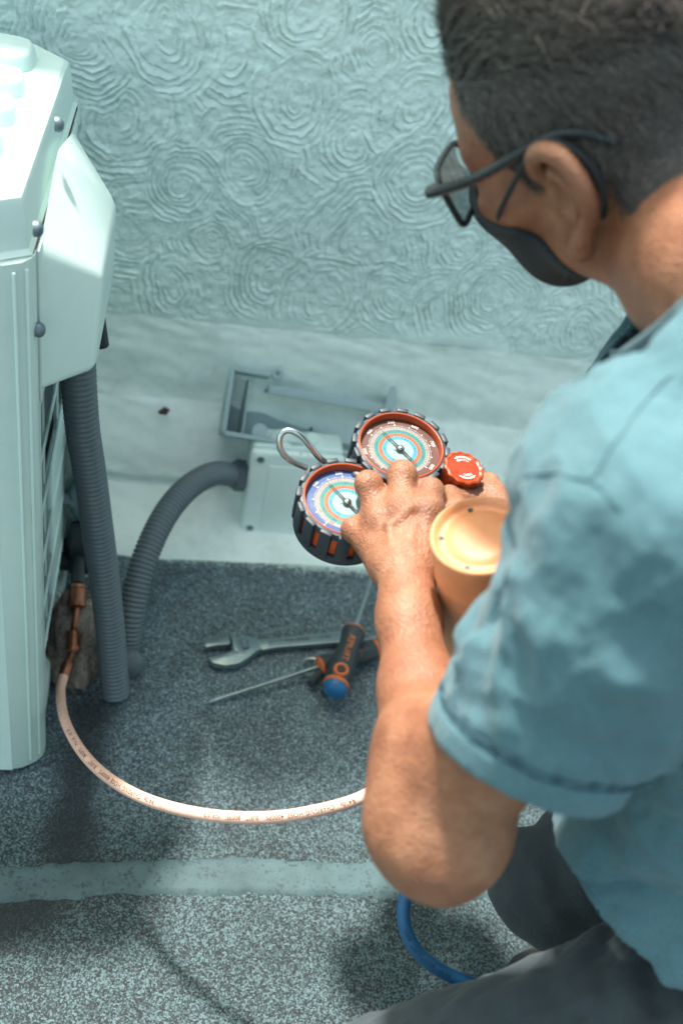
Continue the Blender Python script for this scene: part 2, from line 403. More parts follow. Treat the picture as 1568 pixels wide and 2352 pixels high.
def grid_faces(sh, base=0):
    idx = np.arange(sh[0]*sh[1]).reshape(sh[:2])+base
    return np.stack([idx[:-1, :-1], idx[1:, :-1], idx[1:, 1:], idx[:-1, 1:]], -1).reshape(-1, 4)
wall = build('parapet_wall', np.vstack([low.reshape(-1, 3)]), grid_faces(low.shape), M['wall'], loc=(0.25, YW, 0))
tag(wall, 'aqua painted parapet wall trowelled in overlapping circular swirls', 'wall')
n = N('pale_upstand_paint'); c = n.coord(); a = n.noise(c, 7, 6, .65); b = n.noise(c, 60, 5, .65)
n.set(Base_Color=n.mix(n.ramp(b, [(.5, g4(0)), (.8, g4(.35))]), n.ramp(a, [(.3, srgb(214, 226, 221)), (.5, srgb(234, 246, 241)), (.75, srgb(240, 250, 246))]), srgb(190, 200, 196)), Roughness=.7); n.bump(b, .3, .0012); M['upstand'] = n.m
build('upstand', band.reshape(-1, 3), grid_faces(band.shape), M['upstand'], wall)
mb = MB(); mb.bx(-3, 3.5, YW+.012, YW+.20, -.02, 1.49); mb.bx(-3.02, 3.52, YW-.02, YW+.22, 1.5, 1.55, .006)
mb.bx(-.31, 3.5, YW+.015, YW+.19, 1.551, 1.88); mb.bx(-.325, 3.52, YW-.02, YW+.22, 1.881, 1.925, .006)  # unseen raised section and its coping, added to shade the floor
mb.build('wall_core_shade_pier', M['wall'], wall)
# bits of debris lying on the upstand
for (u, v, s, lab) in ((377, 945, .010, 'dark curled leaf scrap stuck on the pale wall base'), (383, 985, .004, 'tiny dark speck of grit below the curled leaf scrap'), (895, 1978, .006, 'pale flake lying on the painted seam beside the elbow')):
    p = ony(u, v, YW-.036) if v < 1100 else onz(u, v, .003)
    nn = V(0, -.75, .66) if v < 1100 else V(0, 0, 1)
    ax, ay, az = frame_from(nn, V(1, .2, .3)); k = MB(); pts = []
    for j in range(9):
        a_ = j/9*6.283; rr = s*(.7+.5*random.random()); pts.append((rr*math.cos(a_)*1.1, rr*.7*math.sin(a_)))
    k.prism(pts, p+az*.0005, ax, ay, az, s*.45, s*.12)
    tag(k.build('debris_scrap', M['seam'] if v < 1100 else M['white_print'], None, loc=p), lab, 'debris')
# ================================================================= outdoor air-conditioning unit (left)
XS, YF, YB, ZT = -.112, .778, 1.225, .755
ac = thing('air_conditioner', 'white outdoor air conditioning unit with embossed top, cut by the left edge', 'air conditioner', (-.48, .98, 0))
def ac_outline(gx, gy, grow=0.0):
    """plan outline with chamfered right corners (x,y)"""
    xl = -.86-grow; xr = XS+grow; yf = YF-grow; yb = YB+grow; c = .040
    return [(xl, yf), (xr-c*.9, yf), (xr, yf+c*.62), (xr, yb-c*1.0), (xr-c*1.0, yb), (xl, yb)]
def ring_prism(mb, levels):
    """levels: list of (z, outline) lofted"""
    vs = []; fs = []; k = len(levels[0][1])
    for z, ol in levels: vs += [(x, y, z) for x, y in ol]
    for i in range(len(levels)-1):
        for j in range(k): fs.append([i*k+j, i*k+(j+1) % k, (i+1)*k+(j+1) % k, (i+1)*k+j])
    fs.append(list(range(k))[::-1]); fs.append([(len(levels)-1)*k+j for j in range(k)])
    mb.add(vs, fs)
mb = MB(); 
lev = [(.7082, ac_outline(0, 0, -.0012)), (.7120, ac_outline(0, 0, -.0050)), (.748, ac_outline(0, 0, -.0085)), (.7545, ac_outline(0, 0, -.0105)), (.7575, ac_outline(0, 0, -.0140)), (.758, ac_outline(0, 0, -.0170))]
ring_prism(mb, lev)
top = mb.build('top_cover', M['ac'], ac, sharp=25)
# embossed pads on the top
for i, (yy, hw, xr) in enumerate(((1.140, .040, -.152), (1.052, .027, -.150), (.975, .025, -.147), (.898, .023, -.147))):
    vs = []; fs = []; sg = 28
    for z, sh in ((.7570, 0.0), (.7590, .0004), (.7700, .0030), (.7735, .0052), (.7745, .0088)):
        for k in range(sg):
            a_ = 2*math.pi*k/sg; cx, sy = math.cos(a_), math.sin(a_)
            ex = (abs(cx)**.55)*math.copysign(1, cx); ey = (abs(sy)**.7)*math.copysign(1, sy)
            rx = hw-sh
            x = (xr-hw+rx*ex) if cx > 0 else (-.80+hw*1.0+rx*ex)
            vs.append((x, yy+(hw-sh)*ey, z))
    for q in range(4):
        for k in range(sg): fs.append([q*sg+k, q*sg+(k+1) % sg, (q+1)*sg+(k+1) % sg, (q+1)*sg+k])
    fs.append([4*sg+k for k in range(sg)])
    build('embossed_pad', vs, fs, M['ac'], top, True, sharp=50)
# front panel with long shallow flutes, corner post
mb = MB()
ol = ac_outline(0, 0); xl, xr = -.86, XS
mb.add([(xl, YF, .008), (xr-.036, YF, .008), (xr-.036, YF, .705), (xl, YF, .705), (xl, YF+.012, .008), (xr-.036, YF+.012, .008), (xr-.036, YF+.012, .705), (xl, YF+.012, .705)],
       [[0, 1, 2, 3], [7, 6, 5, 4], [4, 5, 1, 0], [3, 2, 6, 7], [1, 5, 6, 2], [4, 0, 3, 7]])
front = mb.build('front_panel', M['ac'], ac, sharp=30)
for xx in (-.176, -.23, -.285):
    mb = MB(); mb.bx(xx-.012, xx+.012, YF-.0035, YF+.004, .060, .672, .003, 3); mb.build('flute', M['ac'], front)
mb = MB()
cr = [(xr-.036, YF+.0005), (xr-.022, YF+.004), (xr-.0085, YF+.0125), (xr-.002, YF+.0205), (xr, YF+.028), (xr, YF+.040)]
vs = []; fs = []
for z in (.004, .010, .4, .707):
    g = .003 if z == .004 else 0
    vs += [(x-g, y+g, z) for x, y in cr]
    vs += [(x-.010, y+.008, z) for x, y in cr[::-1]]
k = len(cr)*2
for i in range(3):
    for j in range(k): fs.append([i*k+j, i*k+(j+1) % k, (i+1)*k+(j+1) % k, (i+1)*k+j])
fs += [list(range(k))[::-1], [3*k+j for j in range(k)]]
mb.add(vs, fs); post = mb.build('corner_post', M['ac'], ac, sharp=40)
for (xx, yy) in ((xr-.014, YF+.0065), (xr-.0045, YF+.0155)):
    mb = MB(); mb.bx(xx-.0016, xx+.0016, yy-.0016, yy+.0016,  .022, .70, .001); mb.build('rib', M['ac'], post)
# dark joint behind the post and under the lid
mb = MB(); mb.bx(XS-.007, XS-.0005, YF+.0402, YF+.0445, .09, .705); mb.build('panel_gap', M['seam'], ac)
mb = MB(); mb.bx(XS-.011, XS-.0004, YF+.03, YB-.05, .7045, .7078); mb.build('lid_gap', M['seam'], ac)
# right side sheet (upper) and its rear corner
mb = MB(); mb.bx(XS-.012, XS-.0012, YF+.0447, YB-.042, .535, .7044, .0015)
side = mb.build('side_panel', M['ac'], ac)
mb = MB(); mb.bx(XS-.012, XS-.0012, YF+.0447, YF+.060, .085, .5345, .001); mb.build('side_edge_strip', M['ac'], ac)
mb = MB(); mb.bx(-.86, XS-.02, YB-.010, YB, .06, .706); mb.bx(-.86, -.85, YF+.015, YB-.012, .06, .706); mb.build('rear_panel', M['ac'], ac)
mb = MB(); mb.bx(-.85, XS-.006, YF+.014, YB-.012, .012, .050, .004); mb.build('base_pan', M['ac'], ac)
for xx in (-.22, -.75):
    for yy in (.83, 1.13):
        mb = MB(); mb.bx(xx-.03, xx+.03, yy-.028, yy+.028, -.004, .011, .003); mb.build('rubber_foot', M['black'], ac)
# finned coil showing on the open lower right side and its wire guard
mb = MB(); mb.bx(-.19, XS-.030, YF+.062, YB-.06, .08, .53); mb.build('coil_block', M['ac_dark'], ac)
mb = MB()
for i in range(90):
    y = YF+.066+i*.0028; mb.bx(XS-.029, XS-.020, y, y+.0009, .10, .53)
mb.build('coil_fins', M['dull_steel'], ac, smooth=False, kind='stuff')
for i in range(6):
    z = .13+i*.075; mb = MB(); mb.tube([(XS-.008, YF+.06, z), (XS-.008, 1.02, z), (XS-.010, YB-.045, z)], .0022, 8); mb.build('guard_rod', M['ac'], ac)
for y in (.93, 1.06):
    mb = MB(); mb.tube([(XS-.012, y, .085), (XS-.012, y, .533)], .0022, 8); mb.build('guard_rod', M['ac'], ac)
# bulging service cover
A, B = V(XS+.001, .97, .735), V(-.058, 1.049, .655)
Dd, Cc = V(XS+.001, .832, .700), V(-.060, .896, .648)
Fp, Ee = V(XS+.001, .822, .556), V(-.062, .852, .566)
Gt, Gb = V(XS+.001, 1.12, .70), V(XS+.001, 1.12, .55)
Bb = V(-.060, 1.05, .56)
bm = bmesh.new(); vs = [bm.verts.new(tuple(p)) for p in (A, B, Cc, Dd, Ee, Fp, Gt, Gb, Bb)]
for q in ((0, 3, 2, 1), (3, 5, 4, 2), (0, 1, 6), (1, 8, 7, 6), (1, 2, 4, 8), (5, 7, 8, 4), (0, 6, 7, 5, 3)):
    bm.faces.new([vs[i] for i in q])
bmesh.ops.recalc_face_normals(bm, faces=bm.faces[:])
ed = [e for e in bm.edges if not (e.verts[0].co.x < XS+.005 and e.verts[1].co.x < XS+.005)]
bmesh.ops.bevel(bm, geom=ed, offset=.009, segments=4, profile=.5, affect='EDGES')
bm.verts.index_update()
cover = build('service_cover', [tuple(v.co) for v in bm.verts], [[v.index for v in f.verts] for f in bm.faces], M['ac'], ac, True, sharp=40); bm.free()
# flange round the cover
mb = MB(); mb.bx(XS-.001, XS+.0022, .822, 1.14, .546, .703, .0008); mb.build('flange', M['ac'], cover)
for (u, v) in ((86, 525), (91, 757), (134, 285)):
    p = onx(u, v, XS+.003); mb = MB(); mb.lathe(p, V(1, 0, 0), [(-.003, .0068), (.0005, .0070), (.003, .0058), (.0048, .0032), (.0052, .0005)], 16)
    mb.build('screw', M['dull_steel'], ac)
# valve plate and service valves
mb = MB(); mb.box((XS-.013, 1.045, .235), V(.005, 0, 0), V(0, .075, 0), V(0, 0, .105), .004, 3); plate = mb.build('valve_plate', M['ac'], ac)
vx = XS+.030
vp = V(-.0985, 1.10, .19)
mb = MB(); mb.lathe(vp+V(-.028, 0, 0), V(1, 0, 0), [(0, .012), (.018, .012), (.018, .017), (.034, .017), (.034, .014), (.05, .012)], 18)
mb.lathe(vp+V(.005, 0, -.03), V(0, 0, 1), [(0, .012), (.012, .018), (.05, .020), (.064, .013), (.072, .010)], 18)
valve = mb.build('liquid_valve', M['dull_steel'], ac)
mb = MB(); mb.box(vp+V(.008, .004, .068), V(.007, 0, 0), V(0, .016, .004), V(0, -.004, .045), .004, 3); mb.build('valve_cap', M['black'], valve)
vq = V(-.0985, 1.085, .085)
mb = MB(); mb.lathe(vq+V(0, 0, .012), V(0, 0, 1), [(0, .017), (.004, .019), (.03, .020), (.042, .013), (.06, .011)], 6); mb.lathe(vq+V(-.03, 0, .0), V(1, 0, 0), [(0, .014), (.02, .014), (.02, .018), (.06, .018), (.066, .012)], 16)
gas = mb.build('gas_valve', M['black'], ac)
mb = MB(); mb.lathe(vq+V(0, -.002, -.018), V(0, 0, 1), [(0, .010), (.03, .011)], 14); mb.lathe(vq+V(.035, .03, -.03), V(0, .3, 1), [(0, .010), (.04, .011)], 14); mb.build('port_stub', M['dull_steel'], gas)
# insulated pipe stubs running up behind the conduit
for k, (x0, y0) in enumerate(((-.118, 1.145), (-.098, 1.125))):
    pts = spline([(x0, y0, .03), (x0+.004, y0, .2), (x0-.006, y0+.03, .36), (x0-.02, y0+.02, .50), (x0-.03, y0-.01, .60)], 40)
    mb = MB(); rr = [.017+.002*math.sin(i*.9)+.0012*math.sin(i*2.3) for i in range(len(pts))]; mb.tube(pts, rr, 16)
    o = mb.build('wrapped_pipe', M['grey_plastic'], None, loc=(x0, y0, .03))
    tag(o, ('grey tape wrapped refrigerant pipe nearest the wall behind the unit', 'grey tape wrapped refrigerant pipe just behind the upright conduit')[k], 'pipe')
mb = MB(); mb.tube(spline([(-.075, .965, .60), (-.070, .975, .55), (-.066, .978, .52)], 14), .0085, 14)
tag(mb.build('cable_stub', M['black'], None, loc=(-.075, .965, .56)), 'short black cable end poking out beneath the service cover', 'cable')
# ================================================================= corrugated conduits
def corrugated(path, r, pitch=.0068, depth=.0024, seg=28):
    pts = resample(path, pitch/6); mb = MB()
    rr = [r-depth*(.5+.5*math.cos(2*math.pi*i/6))**1.6 for i in range(len(pts))]
    mb.tube(pts, rr, seg); return mb
p1 = spline([(-.092, .945, .62), (-.090, .942, .56), ony(187, 960, .940), ony(205, 1080, .943), ony(222, 1200, .942), ony(237, 1310, .938), ony(250, 1420, .931), ony(259, 1520, .922), (-.029, .910, .003)], 90)
c1 = corrugated(p1, .0195).build('corrugated_conduit', M['conduit'], None, loc=p1[-1], sharp=None)
tag(c1, 'grey corrugated conduit hanging straight from the unit cover to the ground', 'conduit', 'corrugated conduits')
gl = ony(552, 1092, 1.285)
p2 = spline([(-.012, .95, .016), ony(291, 1500, .985), ony(303, 1400, 1.02), ony(330, 1290, 1.07), ony(375, 1190, 1.13), ony(430, 1122, 1.19), ony(490, 1088, 1.24), gl+V(-.012, 0, 0), gl+V(.01, 0, 0)], 110)
c2 = corrugated(p2, .0195).build('corrugated_conduit', M['conduit'], None, loc=p2[0], sharp=None)
tag(c2, 'grey corrugated conduit arching from the ground into the junction box', 'conduit', 'corrugated conduits')
# ================================================================= junction box on the upstand
jb = thing('junction_box', 'speckled pale grey square junction box with corner screws at the wall base', 'junction box', (.22, 1.29, 0))
x0, x1 = .152, .300; yf, yb = 1.262, 1.325; z0, z1 = .004, .183
mb = MB(); mb.bx(x0, x1, yf+.014, yb, z0, z1, .008, 3); body = mb.build('box_body', M['grey_plastic'], jb)
n = N('speckled_grey_plastic'); c = n.coord()
sp = n.noise(c, 150, 2, .5); sm = n.noise(c, 14, 2)
col = n.ramp(n.noise(c, 20, 4), [(.3, srgb(226, 242, 237)), (.7, srgb(236, 248, 244))])
col = n.mix(n.ramp(n.math('MULTIPLY', sp, n.math('ADD', sm, .5)), [(.74, g4(0)), (.78, g4(.9))]), col, srgb(62, 66, 68))
n.set(Base_Color=col, Roughness=.5); M['speckled'] = n.m
mb = MB(); mb.bx(x0-.002, x1+.002, yf, yf+.0135, z0-.002, z1-.004, .007, 4); lid = mb.build('box_lid', M['speckled'], jb)
mb = MB(); mb.bx(x0+.03, x1-.03, yf-.0014, yf+.002, z0+.012, z1-.03, .0013); mb.build('lid_panel', M['speckled'], lid)
for sx in (x0+.014, x1-.014):
    for sz in (z0+.014, z1-.020):
        mb = MB(); mb.lathe((sx, yf+.002, sz), V(0, -1, 0), [(.0, .0085), (.0035, .0085), (.0035, .0066), (-.001, .0064), (-.001, .0005)], 18)
        s_ = mb.build('screw_recess', M['grey_plastic'], lid)
        mb = MB(); mb.lathe((sx, yf+.0005, sz), V(0, -1, 0), [(.0, .0056), (.0018, .0052), (.0018, .0004)], 14); mb.build('lid_screw', M['dull_steel'], lid)
for i, xx in enumerate((x0+.048, x0+.096)):
    mb = MB(); mb.lathe((xx, 1.295, z1-.003), V(0, -.25, 1), [(0, .021), (.004, .021), (.007, .018), (.009, .012), (.0125, .011), (.0125, .001)], 24); mb.build('cable_grommet', M['grey_plastic'], jb)
mb = MB(); mb.lathe(gl+V(.018, 0, 0), V(-1, 0, 0), [(0, .018), (.010, .018), (.010, .026), (.026, .027), (.030, .0225), (.034, .0215)], 6); mb.build('gland_nut', M['dark_grey'], jb)
mb = MB(); mb.lathe(gl+V(.026, 0, 0), V(-1, 0, 0), [(0, .021), (.010, .022)], 24); mb.build('gland_collar', M['dark_grey'], jb)
# ================================================================= open tray (lifted cover) behind the box
A_ = ony(512, 995, 1.285); B_ = ony(540, 845, 1.352)
uu = nrm(ony(830, 1046, 1.285)-A_); vvv = nrm((B_-A_)-uu*np.dot(B_-A_, uu)); ww = np.cross(uu, vvv); LV = np.dot(B_-A_, vvv)
if ww[1] > 0: ww = -ww
LU, DW, T = .275, .062, .0048
tray = thing('open_tray', 'open pale grey plastic tray leaning on the wall above the junction box', 'tray', tuple(A_))
def tb(u0, u1, v0, v1, w0, w1, bev=.0012):
    q = MB(); q.box(A_+uu*(u0+u1)/2+vvv*(v0+v1)/2+ww*(w0+w1)/2, uu*(u1-u0)/2, vvv*(v1-v0)/2, ww*(w1-w0)/2, bev); return q
tb(0, LU, 0, T, -DW, 0).build('front_wall', M['tray_plastic'], tray)
tb(-.003, LU+.003, -.003, .004, 0, .004).build('front_rim', M['tray_plastic'], tray)
tb(0, T, T, LV, -DW, 0).build('end_wall', M['tray_plastic'], tray)
tb(-.003, .004, -.003, LV+.003, .0, .004).build('end_rim', M['tray_plastic'], tray)
tb(LU-T, LU, T, LV, -DW, 0).build('end_wall', M['tray_plastic'], tray)
tb(0, LU, 0, LV, -DW-.003, -DW).build('tray_floor', M['tray_plastic'], tray)
tb(T, .062, LV-T, LV, -DW, 0.002).build('back_wall', M['tray_plastic'], tray)
tb(.062, LU-T, LV-T-.02, LV-.02, -DW, -.004).build('back_wall', M['tray_plastic'], tray)
tb(.062, LU-T, LV-T-.026, LV-.016, -.004, 0.0).build('back_rim', M['tray_plastic'], tray)
tb(.030, .033, T, LV-.012, -DW, -.006).build('divider', M['tray_plastic'], tray)
q = MB(); q.lathe(A_+uu*.072+vvv*(LV+.002)+ww*-.004, ww, [(0, .010), (.006, .0105), (.008, .008), (.008, .004), (.004, .0035), (.004, .0002)], 20); q.build('hinge_lug', M['tray_plastic'], tray)
q = MB(); q.lathe(A_+uu*.058+vvv*.012+ww*-.006, ww, [(0, .013), (.005, .013), (.006, .011), (.006, .001)], 20); q.build('boss', M['tray_plastic'], tray)
tb(.150, .154, .03, .038, -DW, -DW+.004).build('rivet', M['black'], tray)
tb(LU-.055, LU-.035, .006, .012, -.01, .003).build('clip', M['dark_grey'], tray)
q = MB(); b0 = A_+uu*(LU-.012)+vvv*(LV-.004)
q.prism([(-.010, -.03), (.010, -.03), (.010, .010), (.006, .020), (-.002, .020)], b0, uu, vvv, ww, .004, .001); q.build('side_tab', M['tray_plastic'], tray)
# ================================================================= wad of pipe insulation under the valves
n = N('fibrous_insulation'); c = n.coord()
f1 = n.noise(c, 90, 7, .75, 1.5)
n.set(Base_Color=n.ramp(f1, [(.3, srgb(88, 80, 74)), (.55, srgb(146, 134, 124)), (.8, srgb(182, 168, 154))]), Roughness=.95); n.bump(f1, .9, .004)
M['wool'] = n.m
wc = onx(172, 1520, -.088); wc = V(-.092, .975, .040)
th = np.linspace(0, math.pi, 46); ph = np.linspace(0, 2*math.pi, 72, endpoint=False)
T_, Pp = np.meshgrid(th, ph, indexing='ij'); dx, dy, dz = np.sin(T_)*np.cos(Pp), np.sin(T_)*np.sin(Pp), np.cos(T_)
rad = 1+.16*fbm(dx*2.2+4, dy*2.2, dz*2.2, 3)+.05*fbm(dx*9, dy*9, dz*9, 3)
flare = 1+.35*np.clip(-dz, 0, 1)**1.5
vw = np.stack([wc[0]+.040*dx*rad*flare, wc[1]+.066*dy*rad*flare, np.maximum(.001, wc[2]+.062*dz*rad)], -1).reshape(-1, 3)
ii = np.arange(46*72).reshape(46, 72); jj = np.roll(ii, -1, 1)
fw_ = np.stack([ii[:-1], ii[1:], jj[1:], jj[:-1]], -1).reshape(-1, 4)
wool = build('insulation_wad', vw, fw_, M['wool'], None, loc=(wc[0], wc[1], 0)); tag(wool, 'frayed tan wad of pipe insulation behind the brass hose fitting', 'insulation')
mb = MB()
for k in range(420):
    a_, b_ = random.uniform(0, 6.28), random.uniform(.5, 3.0)
    d = V(math.sin(b_)*math.cos(a_), math.sin(b_)*math.sin(a_), math.cos(b_)); p = wc+d*V(.041, .067, .062)*(1.0+.3*max(0, -d[2]))
    p[2] = max(p[2], .003); e = nrm(d+V(*RNG.normal(0, .7, 3)))
    ln = random.uniform(.006, .018); q = p+e*ln*.5+V(0, 0, -.001); r_ = p+e*ln+V(*RNG.normal(0, .003, 3)); q[2] = max(q[2], .002); r_[2] = max(r_[2], .001)
    mb.tube([p-d*.003, q, r_], [.0005, .0004, .0002], 4, False)
mb.build('loose_fibres', M['wool'], wool, kind='stuff')
# ================================================================= hoses
def hose_frame(pts):
    """tangents, and normals turned towards the photographer, for lettering on the visible side"""
    t = np.gradient(pts, axis=0); t /= np.linalg.norm(t, axis=1)[:, None]
    v = CAM-pts; v /= np.linalg.norm(v, axis=1)[:, None]; nn = v-t*(v*t).sum(1)[:, None]; nn /= np.linalg.norm(nn, axis=1)[:, None]
    return t, nn, np.cross(nn, t)
def letter_hose(pts, r, txt, s0, size, name, material, parent, flip=-1, tilt=0.0):
    d = np.r_[0, np.cumsum(np.linalg.norm(np.diff(pts, axis=0), axis=1))]
    t, nn, bb = hose_frame(pts); v, f = text_mesh(txt, size)
    out = []
    for x, y, _ in v:
        s = s0+flip*x*1.0; i = np.clip(np.searchsorted(d, s)-1, 0, len(d)-2); k = (s-d[i])/(d[i+1]-d[i])
        p = pts[i]*(1-k)+pts[i+1]*k; n_ = nrm(nn[i]*(1-k)+nn[i+1]*k); b_ = nrm(bb[i]*(1-k)+bb[i+1]*k)
        a_ = flip*y/r+tilt; out.append(p+(r+.00025)*(math.cos(a_)*n_+math.sin(a_)*b_))
    return build(name, out, f, material, parent, False), d
n = N('pink_hose_rubber'); c = n.coord()
sc = n.noise(n.coord('Object', (1, 1, 1)), 45, 5, .7); fin = n.noise(c, 300, 3)
col = n.ramp(fin, [(.3, srgb(214, 168, 150)), (.7, srgb(232, 190, 172))])
col = n.mix(n.ramp(sc, [(.63, g4(0)), (.72, g4(.7))]), col, srgb(150, 110, 96))
n.set(Base_Color=col, Roughness=.5); n.bump(fin, .1, .0004); M['pink_hose'] = n.m
ph = [(148, 1548, 1.300), (139, 1590, 1.275), (148, 1652, 1.225), (184, 1722, 1.155), (242, 1782, 1.09), (330, 1834, 1.03), (450, 1868, .985), (580, 1879, .962), (700, 1868, .958), (835, 1829, .965), (905, 1760, .97), (935, 1600, .975), (945, 1400, .985), (925, 1215, .99)]
hp = resample(spline([P(*q) for q in ph], 260), .003)
HR = .0061
hose = thing('charging_hose', 'pink printed charging hose looping from the brass valve fitting to the gauges', 'hose', tuple(hp[0]))
MB().tube(hp, HR, 20).build('hose_tube', M['pink_hose'], hose, sharp=None)
dd = np.r_[0, np.cumsum(np.linalg.norm(np.diff(hp, axis=0), axis=1))]
def s_at(u, v):
    best = min(range(len(hp)), key=lambda i: (((hp[i]-CAM)@CR/((hp[i]-CAM)@FW)*FPX+784-u)**2+((hp[i]-CAM)@CD/((hp[i]-CAM)@FW)*FPX+1176-v)**2)); return dd[best]
def place_words(words, material):
    for w, (ua, va), (ub, vb) in words:
        sa, sb = s_at(ua, va), s_at(ub, vb); v, f = text_mesh(w, 1.0); L = v[:, 0].max()-v[:, 0].min()
        size = abs(sa-sb)/L; h = min(size, .0092)
        v2 = v.copy(); v2[:, 0] = (v[:, 0]-v[:, 0].min())*size; v2[:, 1] = v[:, 1]*.0064
        t, nn, bb = hose_frame(hp); out = []
        for x, y, _ in v2:
            s = sa-x; i = np.clip(np.searchsorted(dd, s)-1, 0, len(dd)-2); k = (s-dd[i])/(dd[i+1]-dd[i])
            p = hp[i]*(1-k)+hp[i+1]*k; n_ = nrm(nn[i]*(1-k)+nn[i+1]*k); b_ = nrm(bb[i]*(1-k)+bb[i+1]*k)
            a_ = -y/HR; out.append(p+(HR+.0002)*(math.cos(a_)*n_+math.sin(a_)*b_))
        build('lettering', out, f, material, hose, False)
place_words([('R410a', (812, 1835), (776, 1845)), ('CHARGING', (765, 1847), (703, 1860)), ('HOSE', (692, 1862), (661, 1868)), ('4000PSI', (650, 1870), (611, 1874)), ('BURST', (599, 1875), (567, 1877)), ('800PSI', (556, 1877), (524, 1876)), ('MAX. W.P.', (514, 1875), (473, 1870)),
             ('R410a', (361, 1847), (339, 1838)), ('CHARGING', (331, 1835), (292, 1812)), ('HOSE', (286, 1808), (267, 1796)), ('4000PSI', (262, 1792), (238, 1775)), ('BURST', (231, 1768), (214, 1753)), ('800PSI', (207, 1745), (190, 1726)), ('MAX. W.P.', (185, 1720), (160, 1683))], M['black_print'])
# brass end of the hose
b0 = hp[0]; v0 = V(-.0985, 1.083, .067)
f1 = P(157, 1525, 1.31); f2 = P(168, 1490, 1.325); f3 = P(171, 1445, 1.335); f4 = P(174, 1415, 1.345); f5 = P(176, 1390, 1.352); f6 = P(179, 1348, 1.36)
q = MB(); ax = nrm(f1-b0); q.lathe(b0-ax*.004, ax, [(0, .0072), (.003, .0082), (.006, .0074), (.009, .0084), (.013, .0076), (.017, .0082), (.024, .0062)], 18); q.build('crimp_sleeve', M['brass'], hose)
q = MB(); q.tube(spline([b0+ax*.018, f1, f2, f3], 18), .0042, 12); q.build('neck_tube', M['brass'], hose)
q = MB(); ax = nrm(f3-f2); q.lathe(f2-ax*.006, ax, [(0, .007), (.003, .0098), (.008, .0102), (.009, .0094), (.022, .0094), (.023, .0104), (.028, .0104), (.030, .007)], 20, rfun=lambda a, z: 1+.02*math.cos(a*20)); q.build('swivel_nut', M['brass'], hose)
q = MB(); q.tube([f3, f4, f5], .0050, 12); q.build('adapter_stem', M['brass'], hose)
q = MB(); ax = nrm(f6-f5); q.lathe(f5-ax*.004, ax, [(0, .009), (.002, .0125), (.006, .0128), (.007, .0118), (.026, .0118), (.027, .0128), (.031, .0122), (.034, .007)], 22); q.build('adapter_nut', M['brass'], hose)
q = MB(); q.tube([f6, V(-.0985, 1.083, .10)], .0095, 12); q.build('adapter_end', M['black'], hose)
# blue hose
M['blue_hose'] = plain('blue_hose_rubber', srgb(24, 84, 128), .45, var=.12)
bp = resample(spline([P(*q) for q in ((955, 1240, .99), (985, 1420, .98), (1000, 1650, .965), (985, 1850, .955), (950, 2005, .945), (930, 2065, .94), (929, 2125, .935), (957, 2185, .93), (1015, 2232, .925), (1090, 2262, .93), (1200, 2280, .96))], 160), .004)
bh = thing('charging_hose', 'dark blue charging hose curling down below the elbow over the thigh', 'hose', tuple(bp[0]))
MB().tube(bp, .0064, 20).build('hose_tube', M['blue_hose'], bh, sharp=None)
hp_s, dd_s, h_s = hp, dd, hose
hp, hose = bp, bh; dd = np.r_[0, np.cumsum(np.linalg.norm(np.diff(hp, axis=0), axis=1))]
_hr = HR; HR = .0064
place_words([('MAX. W.P.', (1035, 2240), (1003, 2226)), ('800PSI', (996, 2221), (968, 2196)), ('BURST', (963, 2190), (945, 2168)), ('4000PSI', (941, 2161), (931, 2135))], plain('navy_print', srgb(12, 40, 66), .6))
hp, hose, HR = hp_s, h_s, _hr; dd = dd_s
# ================================================================= tools on the felt
# adjustable wrench
wo_ = onz(545, 1497, .0); wa = nrm((onz(790, 1473, 0)-wo_)*V(1, 1, 0)); wb = np.cross(V(0, 0, 1), wa); zz = V(0, 0, 1)
wr = thing('adjustable_wrench', 'worn steel adjustable wrench lying on the dark felt, jaws to the left', 'wrench', tuple(wo_))
def wpr(name, poly, z0, h, mat, bev=.0012, par=wr):
    q = MB(); q.prism(poly, wo_+zz*z0, wa, wb, zz, h, bev); return q.build(name, mat, par)
# local x runs to the handle, y away from the camera
fixed = [(.030, .012), (.018, .017), (.002, .0195), (-.008, .0190), (-.0085, .004), (-.012, -.008), (-.024, -.0135), (-.044, -.0150), (-.049, -.0175), (-.043, -.0275), (-.026, -.0345), (-.006, -.0335), (.010, -.025), (.024, -.014), (.034, -.0105)]
head = wpr('fixed_jaw', fixed, .001, .0125, M['tool_steel'], .0018)
wpr('sliding_jaw', [(-.0095, .0215), (-.012, .024), (-.030, .0245), (-.047, .0155), (-.050, .008), (-.047, .0045), (-.030, .0065), (-.016, .0055), (-.0098, .0065)], .002, .0105, M['tool_steel'], .0015)
wpr('jaw_rack', [(-.0078, .025), (-.0078, -.012), (-.002, -.014), (-.0008, .024)], .0138, .0022, M['tool_steel'], .0006)
q = MB(); pts = [wo_+wa*(.010+.0*i)+wb*(-.008+i*.0012)+zz*.0128 for i in range(15)]
q.tube(pts, [.0062 if i % 2 else .0052 for i in range(15)], 16); q.build('adjusting_screw', M['dull_steel'], wr)
handle = wpr('handle', [(.0342, -.0105), (.055, -.0080), (.120, -.0095), (.180, -.0115), (.192, -.006), (.194, 0), (.192, .006), (.180, .0125), (.120, .0105), (.055, .0092), (.0302, .012)], .003, .0085, M['tool_steel'], .0016)
wpr('handle_web', [(.046, -.0045), (.17, -.0068), (.176, 0), (.17, .0076), (.046, .0055)], .0112, .0012, M['dull_steel'], .0005, handle)
v, f = text_mesh('TRUPER', .0085); build('lettering', [wo_+wa*(.072+x*1.3)+wb*(y+.0005)+zz*.0127 for x, y, _ in v], f, M['black_print'], handle, False)
